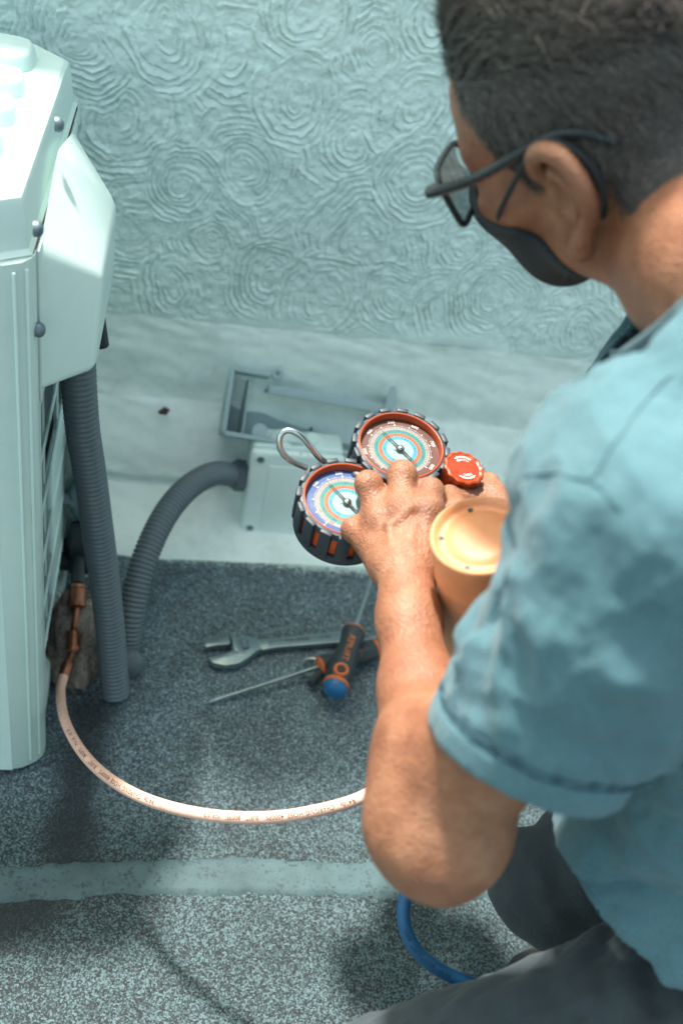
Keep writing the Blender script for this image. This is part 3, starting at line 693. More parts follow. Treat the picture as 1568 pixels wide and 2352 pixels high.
v, f = text_mesh('10 IN', .0070); build('lettering', [wo_+wa*(.125+x*1.2)+wb*(y+.0005)+zz*.0127 for x, y, _ in v], f, M['black_print'], handle, False)
# screwdrivers
M['blue_cap'] = plain('blue_cap_plastic', srgb(26, 100, 150), .5, var=.2, scale=90)
M['grip'] = plain('black_grip', srgb(46, 54, 58), .5, var=.15)
M['tool_orange'] = plain('tool_orange', srgb(196, 104, 58), .5, var=.1)
def screwdriver(label, end, tipdir, grip_len, shaft_len, gr, capped):
    end = np.asarray(end); ax = nrm(tipdir)
    t = thing('screwdriver', label, 'screwdriver', tuple(end), 'screwdrivers on the felt')
    lob = lambda a, z: 1+.045*math.cos(6*a)*(1 if .012 < z < grip_len-.03 else 0)
    prof = [(.016, gr*.80), (.022, gr*.98), (.034, gr*1.04), (.055, gr*1.0), (grip_len*.62, gr*.90), (grip_len*.74, gr*.80), (grip_len*.86, gr*.86), (grip_len-.008, gr*.98), (grip_len-.002, gr*.95)]
    q = MB(); q.lathe(end, ax, prof, 36, rfun=lob); g_ = q.build('grip', M['grip'], t, sharp=50)
    q = MB(); q.lathe(end, ax, [(grip_len-.003, gr*.90), (grip_len+.001, gr*.90), (grip_len+.003, gr*.7), (grip_len+.004, .004)], 28); q.build('collar', M['tool_orange'], t)
    q = MB(); q.lathe(end, ax, [(0, .001), (.0008, gr*.55), (.004, gr*.80), (.010, gr*.92), (.0165, gr*.94)], 32); q.build('end_cap', M['blue_cap'] if capped else M['grip'], t)
    q = MB(); q.lathe(end, ax, [(.0150, gr*.95), (.0165, gr*1.03), (.0195, gr*1.03), (.0215, gr*.97)], 32); q.build('cap_ring', M['tool_orange'], t)
    q = MB(); s0 = end+ax*grip_len; q.tube([s0, s0+ax*(shaft_len-.02), s0+ax*(shaft_len-.01), s0+ax*(shaft_len-.002), s0+ax*shaft_len], [.0032, .0032, .0033, .0018, .0010], 12); q.build('shaft', M['tool_steel'], t)
    # print along the grip on its visible side, and the hanging hole
    cv = nrm(CAM-(end+ax*grip_len*.5)); cv = nrm(cv-ax*np.dot(cv, ax)); bb = np.cross(ax, cv)
    v, f = text_mesh('TRUPER', .0135)
    build('lettering', [end+ax*(grip_len*.42+x)+(gr*.97+.001)*(math.cos(y/gr)*cv+math.sin(y/gr)*bb) for x, y, _ in v], f, M['tool_orange'], g_, False)
    if capped:
        q = MB(); hc = end+ax*.033+cv*gr*.985; q.lathe(hc-cv*.003, cv, [(.0, .0060), (.004, .0066), (.0052, .0080), (.0052, .0102), (.003, .0112), (0, .0116)], 24, x=ax); q.build('hole_ring', M['tool_orange'], g_)
        q = MB(); q.lathe(hc-cv*.002, cv, [(0, .0060), (.0030, .0060)], 20); q.build('hole', M['seam'], g_)
        q = MB(); q.prism([(-.018, -.011), (-.004, -.006), (-.004, .006), (-.018, .011)], hc-cv*.0052, ax, bb, cv, .004, .001); q.build('ring_web', M['tool_orange'], g_)
    return t
e1 = onz(764, 1596, .036); d1 = onz(812, 1452, .052)-e1
screwdriver('black screwdriver with blue end cap and orange ring, on top of the other tools', e1, d1, .118, .16, .0185, True)
tip2 = onz(480, 1613, .004); k2 = onz(735, 1531, .016); ax2 = nrm(tip2-k2); g2 = .112
screwdriver('black screwdriver underneath with its long shaft pointing left', k2-ax2*g2, ax2, g2, np.linalg.norm(tip2-k2), .0158, False)
e3 = onz(728, 1583, .014); d3 = onz(800, 1520, .013)-e3
t3 = thing('pliers', 'dark gripped pliers mostly hidden under the blue capped screwdriver', 'pliers', tuple(e3))
a3 = nrm(d3*V(1, 1, 0)); b3 = np.cross(V(0, 0, 1), a3)
for s in (1, -1):
    pts = spline([e3+b3*(s*.012), e3+a3*.03+b3*(s*.016), e3+a3*.075+b3*(s*.008), e3+a3*.10+b3*(s*.002)], 20); q = MB(); q.tube(pts, list(np.linspace(.0068, .0055, len(pts))), 12); q.build('grip', M['grip'], t3)
q = MB(); q.lathe(e3+a3*.105+V(0, 0, -.008), V(0, 0, 1), [(0, .012), (.010, .012), (.012, .010)], 20); q.prism([(.10, -.010), (.10, .010), (.14, .006), (.15, .002), (.15, -.002), (.14, -.006)], e3+V(0, 0, -.008), a3, b3, V(0, 0, 1), .010, .001); q.build('jaws', M['tool_steel'], t3)
# key ring
rc = onz(716, 1531, .004); q = MB(); ring = [rc+.0155*V(math.cos(a_), math.sin(a_), .10*math.cos(a_)) for a_ in np.linspace(0, 6.2832, 41)]
q.tube(ring, .0022, 8, False); tag(q.build('steel_ring', M['tool_steel'], None, loc=rc), 'small steel split ring beside the long screwdriver shaft', 'ring')
# ================================================================= manifold gauge set held in the hand
gR0 = P(921, 1024, .955)
vr = nrm(ray(921, 1024))
q_ = .76
gn = nrm(q_*(-vr)+math.sqrt(1-q_*q_)*(.31*CR-.95*CD))          # the dials' normal
def tangent(du, dv, n):
    t = CR*du+CD*dv; return nrm(t-vr*(np.dot(t, n)/np.dot(vr, n)))
gup = tangent(-.22, -1, gn); gup = nrm(gup-gn*np.dot(gup, gn)); gri = np.cross(gup, gn)
gL0 = P(799, 1147, .93); r_ = ray(799, 1147); gL0 = CAM+r_*(np.dot(gR0-gn*.004-CAM, gn)/np.dot(r_, gn))
mani = thing('manifold_gauge', 'two dial refrigerant manifold gauge set in black and orange rubber boots', 'gauge set', tuple(gR0-gn*.05))
def G(o, x, y, z): return o+gri*x+gup*y+gn*z
# dial faces: printed rings
def dial_mat(name, rim):
    n = N(name); c = n.coord('Object'); ln = n.new('ShaderNodeVectorMath', operation='LENGTH'); n.link(c, ln.inputs[0])
    r = n.math('DIVIDE', ln.outputs['Value'], .0385)
    white = srgb(136, 128, 126); teal = srgb(14, 116, 112); org = srgb(186, 84, 40); cyan = srgb(20, 138, 160); pale = srgb(118, 148, 150); ink = srgb(40, 44, 50)
    col = n.ramp(r, [(0, pale), (.345, ink), (.352, cyan), (.445, ink), (.452, org), (.54, ink), (.548, teal), (.655, ink), (.662, white), (.76, ink), (.768, rim), (.93, rim)], 'CONSTANT')
    n.set(Base_Color=col, Roughness=.5); return n.m
M['dial_r'] = dial_mat('red_brown_dial_print', srgb(78, 30, 14)); M['dial_b'] = dial_mat('blue_dial_print', srgb(8, 62, 122))
n = N('gauge_glass'); n.t.nodes.remove(n.b)
tr = n.new('ShaderNodeBsdfTransparent'); gl_ = n.new('ShaderNodeBsdfGlossy'); gl_.inputs['Roughness'].default_value = .03
lw = n.new('ShaderNodeLayerWeight'); lw.inputs[0].default_value = .25; fr = n.new('ShaderNodeMath'); fr.operation = 'MULTIPLY_ADD'; n.link(lw.outputs['Facing'], fr.inputs[0]); fr.inputs[1].default_value = .05; fr.inputs[2].default_value = .006; mx = n.new('ShaderNodeMixShader')
n.link(fr.outputs[0], mx.inputs[0]); n.link(tr.outputs[0], mx.inputs[1]); n.link(gl_.outputs[0], mx.inputs[2]); n.link(mx.outputs[0], n.out.inputs[0]); M['glass'] = n.m
M['ring_orange'] = plain('orange_bezel', srgb(160, 62, 20), .35, var=.08)
M['dial_white'] = plain('dial_white_print', srgb(214, 212, 206), .6, var=.03)
def gauge(o, rim, numbers, lab, tall):
    RB = .0455
    q = MB(); q.lathe(o, gn, [(-.040, .034), (-.040, .0405), (-.036, .0425), (-.004, .0425), (-.001, .0415), (-.001, .0398), (-.0075, .0390)], 48, x=gri); core = q.build('gauge', M['orange'], mani, sharp=40); core['label'] = lab
    # rubber boot: rings and separate ribs, the orange case shows in the slots
    q = MB(); q.lathe(o, gn, [(-.043, .030), (-.0435, .042), (-.041, .0458), (-.032, .0468), (-.030, .0462), (-.030, .0420)], 48, x=gri); q.build('boot_base', M['boot'], core, sharp=40)
    q = MB(); q.lathe(o, gn, [(-.006, .0428), (-.006, .0452), (-.002, .0456), (.001, .0440), (.0015, .0418), (-.0005, .0412)], 48, x=gri, caps=False); q.build('boot_lip', M['boot'], core, sharp=40)
    for k in range(16):
        a_ = 2*math.pi*(k+.5)/16; e = gri*math.cos(a_)+gup*math.sin(a_); tg = -gri*math.sin(a_)+gup*math.cos(a_)
        q = MB(); wide = .0058
        q.box(o+e*.0452+gn*-.0155, e*.0026, tg*wide, gn*.0180, .0012, 2); q.build('boot_rib', M['boot'], core)
    for k in range(16):
        a_ = 2*math.pi*k/16; e = gri*math.cos(a_)+gup*math.sin(a_); tg = -gri*math.sin(a_)+gup*math.cos(a_)
        if k % 2 == 0:
            q = MB(); q.box(o+e*.0445+gn*-.020, e*.0024, tg*.0036, gn*(.003 if tall else .004), .0008, 2)
            if not tall: q.build('boot_bridge', M['boot'], core)
    q = MB(); q.lathe(o, gn, [(-.001, .0412), (.0014, .0416), (.0022, .0408), (.0014, .0396), (-.004, .0390), (-.0055, .0388)], 56, x=gri, caps=False); q.build('bezel', M['ring_orange'], core, sharp=None)
    # dial in its own frame, so the printed rings are centred
    seg = 64; vs = [(0, 0, 0)]+[(.0395*math.cos(2*math.pi*k/seg), .0395*math.sin(2*math.pi*k/seg), 0) for k in range(seg)]
    me = bpy.data.meshes.new('dial'); me.from_pydata(vs, [], [[0, k+1, (k+1) % seg+1] for k in range(seg)]); me.materials.append(rim)
    d_ = bpy.data.objects.new('dial', me); COL.objects.link(d_); d_.parent = core
    w = o+gn*-.006-OFF[mani.name]; mm = Matrix.Identity(4)
    for i in range(3): mm[i][0], mm[i][1], mm[i][2], mm[i][3] = gri[i], gup[i], gn[i], w[i]
    d_.matrix_local = mm
    # ticks and figures
    zt = -.0055; q = MB()
    for k in range(81):
        a_ = math.radians(225-270*k/80); r0, r1 = .0299, (.0322 if k % 8 == 0 else (.0314 if k % 4 == 0 else .0308))
        c_, s_ = math.cos(a_), math.sin(a_); hw = .00022 if k % 8 else .0004
        q.add([G(o, r0*c_-hw*s_, r0*s_+hw*c_, zt), G(o, r0*c_+hw*s_, r0*s_-hw*c_, zt), G(o, r1*c_+hw*s_, r1*s_-hw*c_, zt), G(o, r1*c_-hw*s_, r1*s_+hw*c_, zt)], [[0, 1, 2, 3]])
    for tx, deg in numbers:
        a_ = math.radians(deg); v, f = text_mesh(tx, .0050, 'CENTER'); rr = .0349
        ux, uy = math.sin(a_), -math.cos(a_)
        q.add([G(o, rr*math.cos(a_)+x*ux+y*math.cos(a_), rr*math.sin(a_)+x*uy+y*math.sin(a_), zt) for x, y, _ in v], f)
    q.build('white_scale', M['dial_white'], core, smooth=False)
    q = MB(); rg_ = random.Random(int(abs(o[0])*1e5))
    for rr, n_, st in ((.0273, 44, .0019), (.0232, 40, .0020), (.0191, 32, .0019), (.0152, 26, .0018)):
        for k in range(n_):
            a_ = math.radians(235-290*k/(n_-1)); c_, s_ = math.cos(a_), math.sin(a_); L = st*(1 if k % 2 else .55); hw = .0002 if k % 2 else .00035
            r0, r1 = rr-L*.5, rr+L*.5
            q.add([G(o, r0*c_-hw*s_, r0*s_+hw*c_, zt), G(o, r0*c_+hw*s_, r0*s_-hw*c_, zt), G(o, r1*c_+hw*s_, r1*s_-hw*c_, zt), G(o, r1*c_-hw*s_, r1*s_+hw*c_, zt)], [[0, 1, 2, 3]])
        for k in range(0, n_, 5):
            a_ = math.radians(232-285*k/(n_-1)); v, f = text_mesh(str(rg_.choice((5, 10, 20, 30, 40, 50, 60))), .0019, 'CENTER'); ux, uy = math.sin(a_), -math.cos(a_)
            q.add([G(o, rr*math.cos(a_)+x*ux+y*math.cos(a_), rr*math.sin(a_)+x*uy+y*math.sin(a_), zt+.0001) for x, y, _ in v], f)
    v, f = text_mesh('psi', .0032, 'CENTER'); q.add([G(o, x-.0045, y-.0002, zt) for x, y, _ in v], f)
    v, f = text_mesh('°F', .0028, 'CENTER'); q.add([G(o, x+.005, y-.0045, zt) for x, y, _ in v], f)
    q.build('black_scale', M['black_print'], core, smooth=False)
    # needle, counterweight, hub
    na = math.radians(123); c_, s_ = math.cos(na), math.sin(na)
    nd = lambda a, b, h: G(o, a*c_-b*s_, a*s_+b*c_, h)
    q = MB(); q.add([nd(-.024, -.0003, -.0035), nd(-.006, -.0011, -.0035), nd(.004, -.0010, -.0035), nd(.0285, -.00025, -.0035), nd(.0285, .00025, -.0035), nd(.004, .0010, -.0035), nd(-.006, .0011, -.0035), nd(-.024, .0003, -.0035)], [list(range(8))])
    q.lathe(o+gn*-.0042, gn, [(0, .0042), (.0006, .0042), (.0006, .0004)], 18); q.build('needle', M['black_print'], core)
    q = MB(); q.lathe(o+gn*-.0034, gn, [(0, .0030), (.0016, .0028), (.0024, .0018), (.0026, .0003)], 18); q.build('hub', M['steel'], core)
    q = MB(); q.lathe(o, gn, [(-.0012, .0393), (.0, .039), (.0008, .036), (.0014, .024), (.0018, .010), (.0019, .0005)], 48, caps=False); q.build('glass', M['glass'], core, sharp=None)
    return core
gauge(gR0, M['dial_r'], (('300', 184), ('400', 140), ('500', 95), ('600', 55), ('700', 12), ('800', -38)), 'gauge with the red brown dial', False)
gauge(gL0, M['dial_b'], (('0', 225), ('100', 140), ('200', 95), ('300', 40), ('400', 0), ('500', -40)), 'gauge with the blue dial', True)
# body bar joining the gauges, valve block, knobs, hook
mid = (gR0+gL0)/2; gx_ = nrm(gR0-gL0); gy_ = np.cross(gn, gx_)
q = MB(); q.box(mid+gn*-.030, gx_*.030, gy_*.020, gn*.012, .005, 3); q.box(mid+gn*-.0145, gx_*.014, gy_*.019, gn*.010, .004, 3); bar = q.build('bridge', M['boot'], mani)
for k in range(4):
    q = MB(); q.box(mid+gn*-.0042+gx_*(-.006+.012*(k % 2))+gy_*(-.006+.012*(k//2)), gx_*.0024, gy_*.0042, gn*.0006, .0004); q.build('vent_slot', M['orange'], bar)
kc = P(1066, 1074, .945); 
kn = nrm(gn+gri*.10); r_ = ray(1064, 1076)
M['knob_red'] = plain('red_knob_label', srgb(206, 50, 14), .35, var=.08); M['knob'] = plain('orange_brown_knob', srgb(164, 66, 26), .38, var=.1)
blk = kc-kn*.052
M['anod'] = plain('red_anodised_block', srgb(120, 60, 44), .3, .5, var=.15)
q = MB(); q.box((blk+gL0-gn*.052)/2+gn*.002, (blk-(gL0-gn*.05))*.5*1.08, gy_*.015, gn*.014, .003, 3); q.build('manifold_bar', M['anod'], mani)
q = MB(); q.lathe(blk+kn*.0, kn, [(-.012, .012), (-.012, .021), (.010, .023), (.014, .021), (.020, .015), (.030, .012)], 8); q.build('valve_block', M['anod'], mani)
q = MB(); q.box(blk+gri*.022+gn*.006-gup*.002, gri*.008, gup*.013, gn*.020, .003, 3); q.build('block_side', M['anod'], mani)
q = MB(); q.lathe(blk+gri*.026+gup*.016+gn*.022, nrm(gri*.6+gup*.8), [(-.012, .0055), (-.002, .0055), (-.002, .0088), (.010, .0088), (.011, .007)], 20, rfun=lambda a, z: 1+.03*math.cos(14*a)); q.build('port_cap', M['steel'], mani)
sc_ = lambda a, z: 1+.035*math.cos(12*a)
q = MB(); q.lathe(kc, kn, [(-.034, .0150), (-.034, .0170), (-.026, .0178), (-.008, .0186), (-.003, .0200), (.0, .0196), (.0010, .0178), (-.0004, .0158)], 72, x=gri, rfun=sc_); knob = q.build('knob', M['knob'], mani, sharp=50)
kx, ky, kz = frame_from(kn, gri); K = lambda x, y, z: kc+kx*x+ky*y+kz*z
q = MB(); q.lathe(kc+kn*-.0008, kn, [(0, .0152), (.0008, .0150), (.0010, .0001)], 40); q.build('knob_label', M['knob_red'], knob)
q = MB()
for a0, a1 in ((48, 132), (235, 318)):
    for k in range(14):
        b0_, b1_ = math.radians(a0+(a1-a0)*k/14), math.radians(a0+(a1-a0)*(k+1)/14)
        w0 = .0008*(1 if k < 11 else (14-k)/3.0); w1 = .0008*(1 if k+1 < 11 else (13-k)/3.0)
        if k == 11: w0 = .0016
        q.add([K((.0128-w0)*math.cos(b0_), (.0128-w0)*math.sin(b0_), .0006), K((.0128+w0)*math.cos(b0_), (.0128+w0)*math.sin(b0_), .0006), K((.0128+w1)*math.cos(b1_), (.0128+w1)*math.sin(b1_), .0006), K((.0128-w1)*math.cos(b1_), (.0128-w1)*math.sin(b1_), .0006)], [[0, 1, 2, 3]])
for tx, deg in (('CLOSED', 92), ('OPEN', 278)):
    a_ = math.radians(deg); v, f = text_mesh(tx, .0037, 'CENTER'); rr = .0094; s_ = -1
    for_v = [K(rr*math.cos(a_+s_*0-x/rr*(-1)*(1 if deg > 180 else 1))+y*0, 0, 0) for x, y, _ in v[:0]]
    vs = []
    for x, y, _ in v:
        th_ = a_+x/rr; r2 = rr-y; vs.append(K(r2*math.cos(th_), r2*math.sin(th_), .0006))
    q.add(vs, f)
q.build('knob_print', M['white_print'], knob, smooth=False)
# second knob on the far end, under the fingers
k2 = gL0+gri*.052-gup*.034-gn*.030
hk = [(790, 1098, .958), (762, 1072, .948), (735, 1053, .935), (712, 1025, .925), (692, 1002, .920), (668, 989, .918), (649, 993, .918), (641, 1013, .920), (647, 1037, .924), (668, 1058, .930), (704, 1075, .938)]
q = MB(); q.tube(spline([P(*a_) for a_ in hk], 70), .0030, 14); q.build('hook', M['steel'], mani, sharp=60)
# ================================================================= peach canister standing by the arm
n = N('peach_canister_paint'); c = n.coord(); nz = n.noise(c, 50, 4)
n.set(Base_Color=n.ramp(nz, [(.3, srgb(218, 144, 98)), (.7, srgb(230, 158, 112))]), Roughness=.45); M['peach'] = n.m
ct = P(1104, 1226, .765); cb = P(1126, 1560, .915); cax = nrm(ct-cb)
can = thing('canister', 'peach painted refrigerant canister standing upside down beside the forearm', 'canister', tuple(ct-cax*.40))
RC = .0405
prof = [(-.40, .020), (-.402, .030), (-.395, .0375), (-.05, .0385), (-.046, .0385), (-.043, .0392), (-.040, .0385), (-.030, .0388), (-.012, .0395), (-.004, .0402), (-.001, .0398), (.0004, .0385), (.0002, .0368), (-.004, .0345), (-.0055, .0330), (-.0058, .0285), (-.0045, .0265), (-.0030, .0240), (-.0022, .0205), (-.0020, .012), (-.0019, .0004)]
q = MB(); q.lathe(ct, cax, prof, 64); q.build('shell', M['peach'], can, sharp=None)
for k in range(5):
    a_ = 2*math.pi*k/5+.5; x_, y_, z_ = frame_from(cax, CR); q = MB(); q.lathe(ct+(x_*math.cos(a_)+y_*math.sin(a_))*.0308-cax*.0062, cax, [(0, .0022), (.0009, .0022), (.0009, .0002)], 12); q.build('drain_hole', M['black'], can)
# ================================================================= person: bodies and cloth grown from distance fields
class Field:
    def __init__(s, lo, hi, h):
        s.lo = np.array(lo, float); s.h = h; s.n = np.ceil((np.array(hi)-s.lo)/h).astype(int)+1
        s.d = np.full(s.n, .3, np.float32)
    def sub(s, lo, hi):
        a = np.clip(np.floor((np.asarray(lo)-s.lo)/s.h).astype(int)-1, 0, s.n); b = np.clip(np.ceil((np.asarray(hi)-s.lo)/s.h).astype(int)+2, 0, s.n)
        if (b <= a).any(): return None
        sl = tuple(slice(i, j) for i, j in zip(a, b))
        ax = [(s.lo[i]+s.h*np.arange(a[i], b[i])).astype(np.float32) for i in range(3)]
        return sl, np.meshgrid(*ax, indexing='ij', sparse=True)
    def comb(s, sl, e, k, mode):
        d = s.d[sl]
        if mode == 'u':
            if k > 0: hh = np.maximum(k-np.abs(d-e), 0)/k; s.d[sl] = np.minimum(d, e)-hh*hh*k*.25
            else: s.d[sl] = np.minimum(d, e)
        elif mode == 's':
            e = -e
            if k > 0: hh = np.maximum(k-np.abs(d-e), 0)/k; s.d[sl] = np.maximum(d, e)+hh*hh*k*.25
            else: s.d[sl] = np.maximum(d, e)
    def cone(s, a, b, ra, rb, k=.01, mode='u'):
        a, b = np.asarray(a, float), np.asarray(b, float); m_ = max(ra, rb)+k+2*s.h
        r = s.sub(np.minimum(a, b)-m_, np.maximum(a, b)+m_)
        if r is None: return
        sl, (X, Y, Z) = r; ba = b-a; l2 = float(ba@ba)+1e-12
        t = np.clip(((X-a[0])*ba[0]+(Y-a[1])*ba[1]+(Z-a[2])*ba[2])/l2, 0, 1)
        e = np.sqrt((X-a[0]-t*ba[0])**2+(Y-a[1]-t*ba[1])**2+(Z-a[2]-t*ba[2])**2)-(ra+(rb-ra)*t)
        s.comb(sl, e.astype(np.float32), k, mode)
    def ell(s, c, B, r, k=.01, mode='u'):
        """centre, rows of B = axes, radii"""
        c = np.asarray(c, float); B = np.asarray(B, float); r = np.asarray(r, float)
        ext = np.sqrt(((B*r[:, None])**2).sum(0))+k+2*s.h
        q = s.sub(c-ext, c+ext)
        if q is None: return
        sl, (X, Y, Z) = q
        p = [(X-c[0])*B[i][0]+(Y-c[1])*B[i][1]+(Z-c[2])*B[i][2] for i in range(3)]
        k0 = np.sqrt(sum((p[i]/r[i])**2 for i in range(3))); k1 = np.sqrt(sum((p[i]/r[i]**2)**2 for i in range(3)))+1e-9
        s.comb(sl, (k0*(k0-1)/k1).astype(np.float32), k, mode)
    def chain(s, pts, rs, k=.01, mode='u'):
        for i in range(len(pts)-1): s.cone(pts[i], pts[i+1], rs[i], rs[i+1], k, mode)
    def coords(s): return np.meshgrid(*[(s.lo[i]+s.h*np.arange(s.n[i])).astype(np.float32) for i in range(3)], indexing='ij', sparse=True)
    def mesh(s, smooth=2):
        d = s.d; ins = d < 0; n = s.n
        cnt = np.zeros(tuple(n-1), np.uint8)
        for i in (0, 1):
            for j in (0, 1):
                for k in (0, 1): cnt += ins[i:n[0]-1+i, j:n[1]-1+j, k:n[2]-1+k]
        cells = np.argwhere((cnt > 0) & (cnt < 8)); ids = np.full(tuple(n-1), -1, np.int32); ids[tuple(cells.T)] = np.arange(len(cells))
        acc = np.zeros((len(cells), 3)); w = np.zeros(len(cells))
        cor = [(i, j, k) for i in (0, 1) for j in (0, 1) for k in (0, 1)]
        val = {c: d[tuple((cells+np.array(c)).T)].astype(float) for c in cor}
        for c in cor:
            for a in range(3):
                if c[a] == 0:
                    c2 = list(c); c2[a] = 1; c2 = tuple(c2); v0, v1 = val[c], val[c2]; m_ = (v0 < 0) != (v1 < 0)
                    t = np.where(m_, v0/np.where(v0 == v1, 1, v0-v1), 0); p = np.array(c, float)[None]+np.zeros((len(cells), 3)); p[:, a] += t
                    acc[m_] += p[m_]; w[m_] += 1
        verts = s.lo+s.h*(cells+acc/w[:, None]); faces = []
        for a in range(3):
            b, c = (a+1) % 3, (a+2) % 3
            sl0 = [slice(None)]*3; sl1 = [slice(None)]*3; sl0[a] = slice(0, n[a]-1); sl1[a] = slice(1, n[a])
            for q in (b, c): sl0[q] = slice(1, n[q]-1); sl1[q] = slice(1, n[q]-1)
            i0, i1 = ins[tuple(sl0)], ins[tuple(sl1)]; e = np.argwhere(i0 != i1)
            if not len(e): continue
            flip = i0[tuple(e.T)]; e = e.copy(); e[:, b] += 1; e[:, c] += 1
            q = []
            for ob, oc in ((-1, -1), (0, -1), (0, 0), (-1, 0)):
                z = e.copy(); z[:, b] += ob; z[:, c] += oc; q.append(ids[tuple(z.T)])
            q = np.stack(q, 1); q[~flip] = q[~flip][:, ::-1]; faces.append(q)
        F = np.vstack(faces); F = F[(F >= 0).all(1)]
        for _ in range(smooth): verts = lap(verts, F, .5)
        return verts, F
def lap(v, F, a):
    s_ = np.zeros_like(v); w = np.zeros(len(v))
    for i in range(4):
        for j in ((i+1) % 4, (i+3) % 4):
            for c in range(3): s_[:, c] += np.bincount(F[:, i], v[F[:, j], c], len(v))
            w += np.bincount(F[:, i], minlength=len(v))
    return v*(1-a)+a*s_/np.maximum(w, 1)[:, None]
def vnormals(v, F):
    nn = np.cross(v[F[:, 2]]-v[F[:, 0]], v[F[:, 3]]-v[F[:, 1]]); o = np.zeros_like(v)
    for i in range(4):
        for c in range(3): o[:, c] += np.bincount(F[:, i], nn[:, c], len(v))
    return o/np.maximum(np.linalg.norm(o, axis=1), 1e-12)[:, None]
# ---- head frame (x forward, y to the left ear, z up)
_HC = np.array([[-.7663, -.0385, .6413], [-.4941, .6733, -.5500], [-.4106, -.7384, -.5349]])
HB = _HC@np.array([CR, CD, FW]); hf, hl, hu = HB; HO = P(1389.7, 318.9, .6988)
def Hd(x, y, z): return HO+V(x, y, z)@HB
def to_head(p): return (p-HO)@HB.T
# ---- body joints
SL, EL, WR = P(1492, 1215, .54), P(1005, 1868, .690), P(928, 1300, .835)
SR = P(1600, 960, .80); NB = P(1700, 628, .612); SG = P(1810, 870, .60)
ER = P(1420, 1330, .87); WRr = P(1180, 1215, .945)
CH, BE, PE = V(.42, .53, .715), V(.505, .465, .55), V(.585, .43, .41)
HL, KL, AL = V(.56, .335, .40), P(885, 2560, .80), V(.50, .26, .07)
HRr, KR, AR = V(.62, .52, .37), P(1275, 2030, 1.0), V(.66, .50, .06)
TB = np.array([nrm(SR-SL), nrm(np.cross(CH-PE, SR-SL)), nrm(CH-PE)]); TB[1] = np.cross(TB[2], TB[0])
FI = {'pinky': [(846, 1245, .866), (812, 1216, .878), (805, 1232, .906), (824, 1250, .920)],
      'ring': [(868, 1190, .866), (846, 1112, .880), (842, 1122, .912), (862, 1148, .924)],
      'middle': [(922, 1170, .862), (923, 1090, .882), (922, 1098, .916), (932, 1130, .930)],
      'index': [(982, 1172, .862), (986, 1130, .884), (996, 1140, .912), (996, 1168, .926)]}
def head_prims(f, g=0.0, nose=True):
    f.ell(Hd(-.014, 0, .050), HB, V(.094, .074, .078)+g, .02)
    f.ell(Hd(.046, 0, .046), HB, V(.049, .060, .056)+g, .03)
    f.ell(Hd(.050, 0, -.018), HB, V(.043, .056, .054)+g, .03)
    for s in (1, -1):
        f.cone(Hd(.052, s*.044, -.010), Hd(.070, s*.034, -.014), .021+g, .018+g, .02)
        f.cone(Hd(-.002, s*.054, -.040), Hd(.046, s*.018, -.070), .020+g, .020+g, .025)
        f.cone(Hd(.072, s*.040, .026), Hd(.088, s*.008, .028), .012+g, .012+g, .015)
        f.cone(Hd(.004, s*.054, .0), Hd(.002, s*.052, -.045), .017+g, .017+g, .03)
    f.ell(Hd(.046, 0, -.060), HB, V(.028, .032, .028)+g, .03)
    if nose:
        f.cone(Hd(.090, 0, .014), Hd(.104, 0, -.024), .007+g, .011+g, .012)
        for s in (1, -1): f.cone(Hd(.094, s*.008, -.028), Hd(.092, s*.013, -.028), .008+g, .008+g, .006)
def neck_prims(f, g=0.0):
    f.cone(Hd(-.030, 0, -.02), NB, .057+g, .053+g, .04)
    f.cone(Hd(-.012, .0, -.046), NB+V(.02, .02, .0), .036+g, .030+g, .03)
    f.cone(Hd(.0, 0, -.058), P(1545, 655, .66), .034+g, .030+g, .03)
    f.cone(Hd(-.024, .052, -.03), NB+V(-.0, .0, -.040), .012+g, .011+g, .02)
def hand_prims(f):
    w = WR
    cols = {'pinky': .0130, 'ring': .0145, 'middle': .0155, 'index': .0155}
    for nme, pts in FI.items():
        p = [P(*q) for q in pts]
        side = {'pinky': -.020, 'ring': -.007, 'middle': .006, 'index': .019}[nme]
        f.cone(w+CR*side*.75+FW*.006, p[0]+FW*.006, .0165, cols[nme], .012)
        r0 = cols[nme]*.86
        f.cone(p[0]+FW*.004, p[1], r0, r0*.86, .006)
        f.cone(p[1], p[2], r0*.88, r0*.80, .004)
        f.cone(p[2], p[3], r0*.80, r0*.70, .004)
        f.ell(p[1]-nrm(FW)*.0005, np.eye(3), V(1, 1, 1)*r0*.93, .006)
        f.ell(p[0]-nrm(FW)*.0055, np.eye(3), V(1, 1, 1)*r0*.80, .010)
        t0 = w+CR*side*.55-FW*.0165; t1 = p[0]-FW*.0085
        f.cone(t0+(t1-t0)*.25, t1, .0028, .0036, .007)
    th_ = [P(1000, 1262, .862), P(1038, 1212, .892), P(1046, 1168, .922), P(1034, 1140, .940)]
    f.cone(w+CR*.016+FW*.012, th_[0], .019, .0165, .014); f.chain(th_, [.0160, .0125, .0115, .0090], .006)
    # crossing veins on the back of the hand
    for a_, b_ in (((905, 1270, .822), (893, 1205, .840)), ((893, 1205, .840), (945, 1165, .846)), ((940, 1260, .822), (952, 1200, .842))):
        f.cone(P(*a_), P(*b_), .0022, .0022, .006)
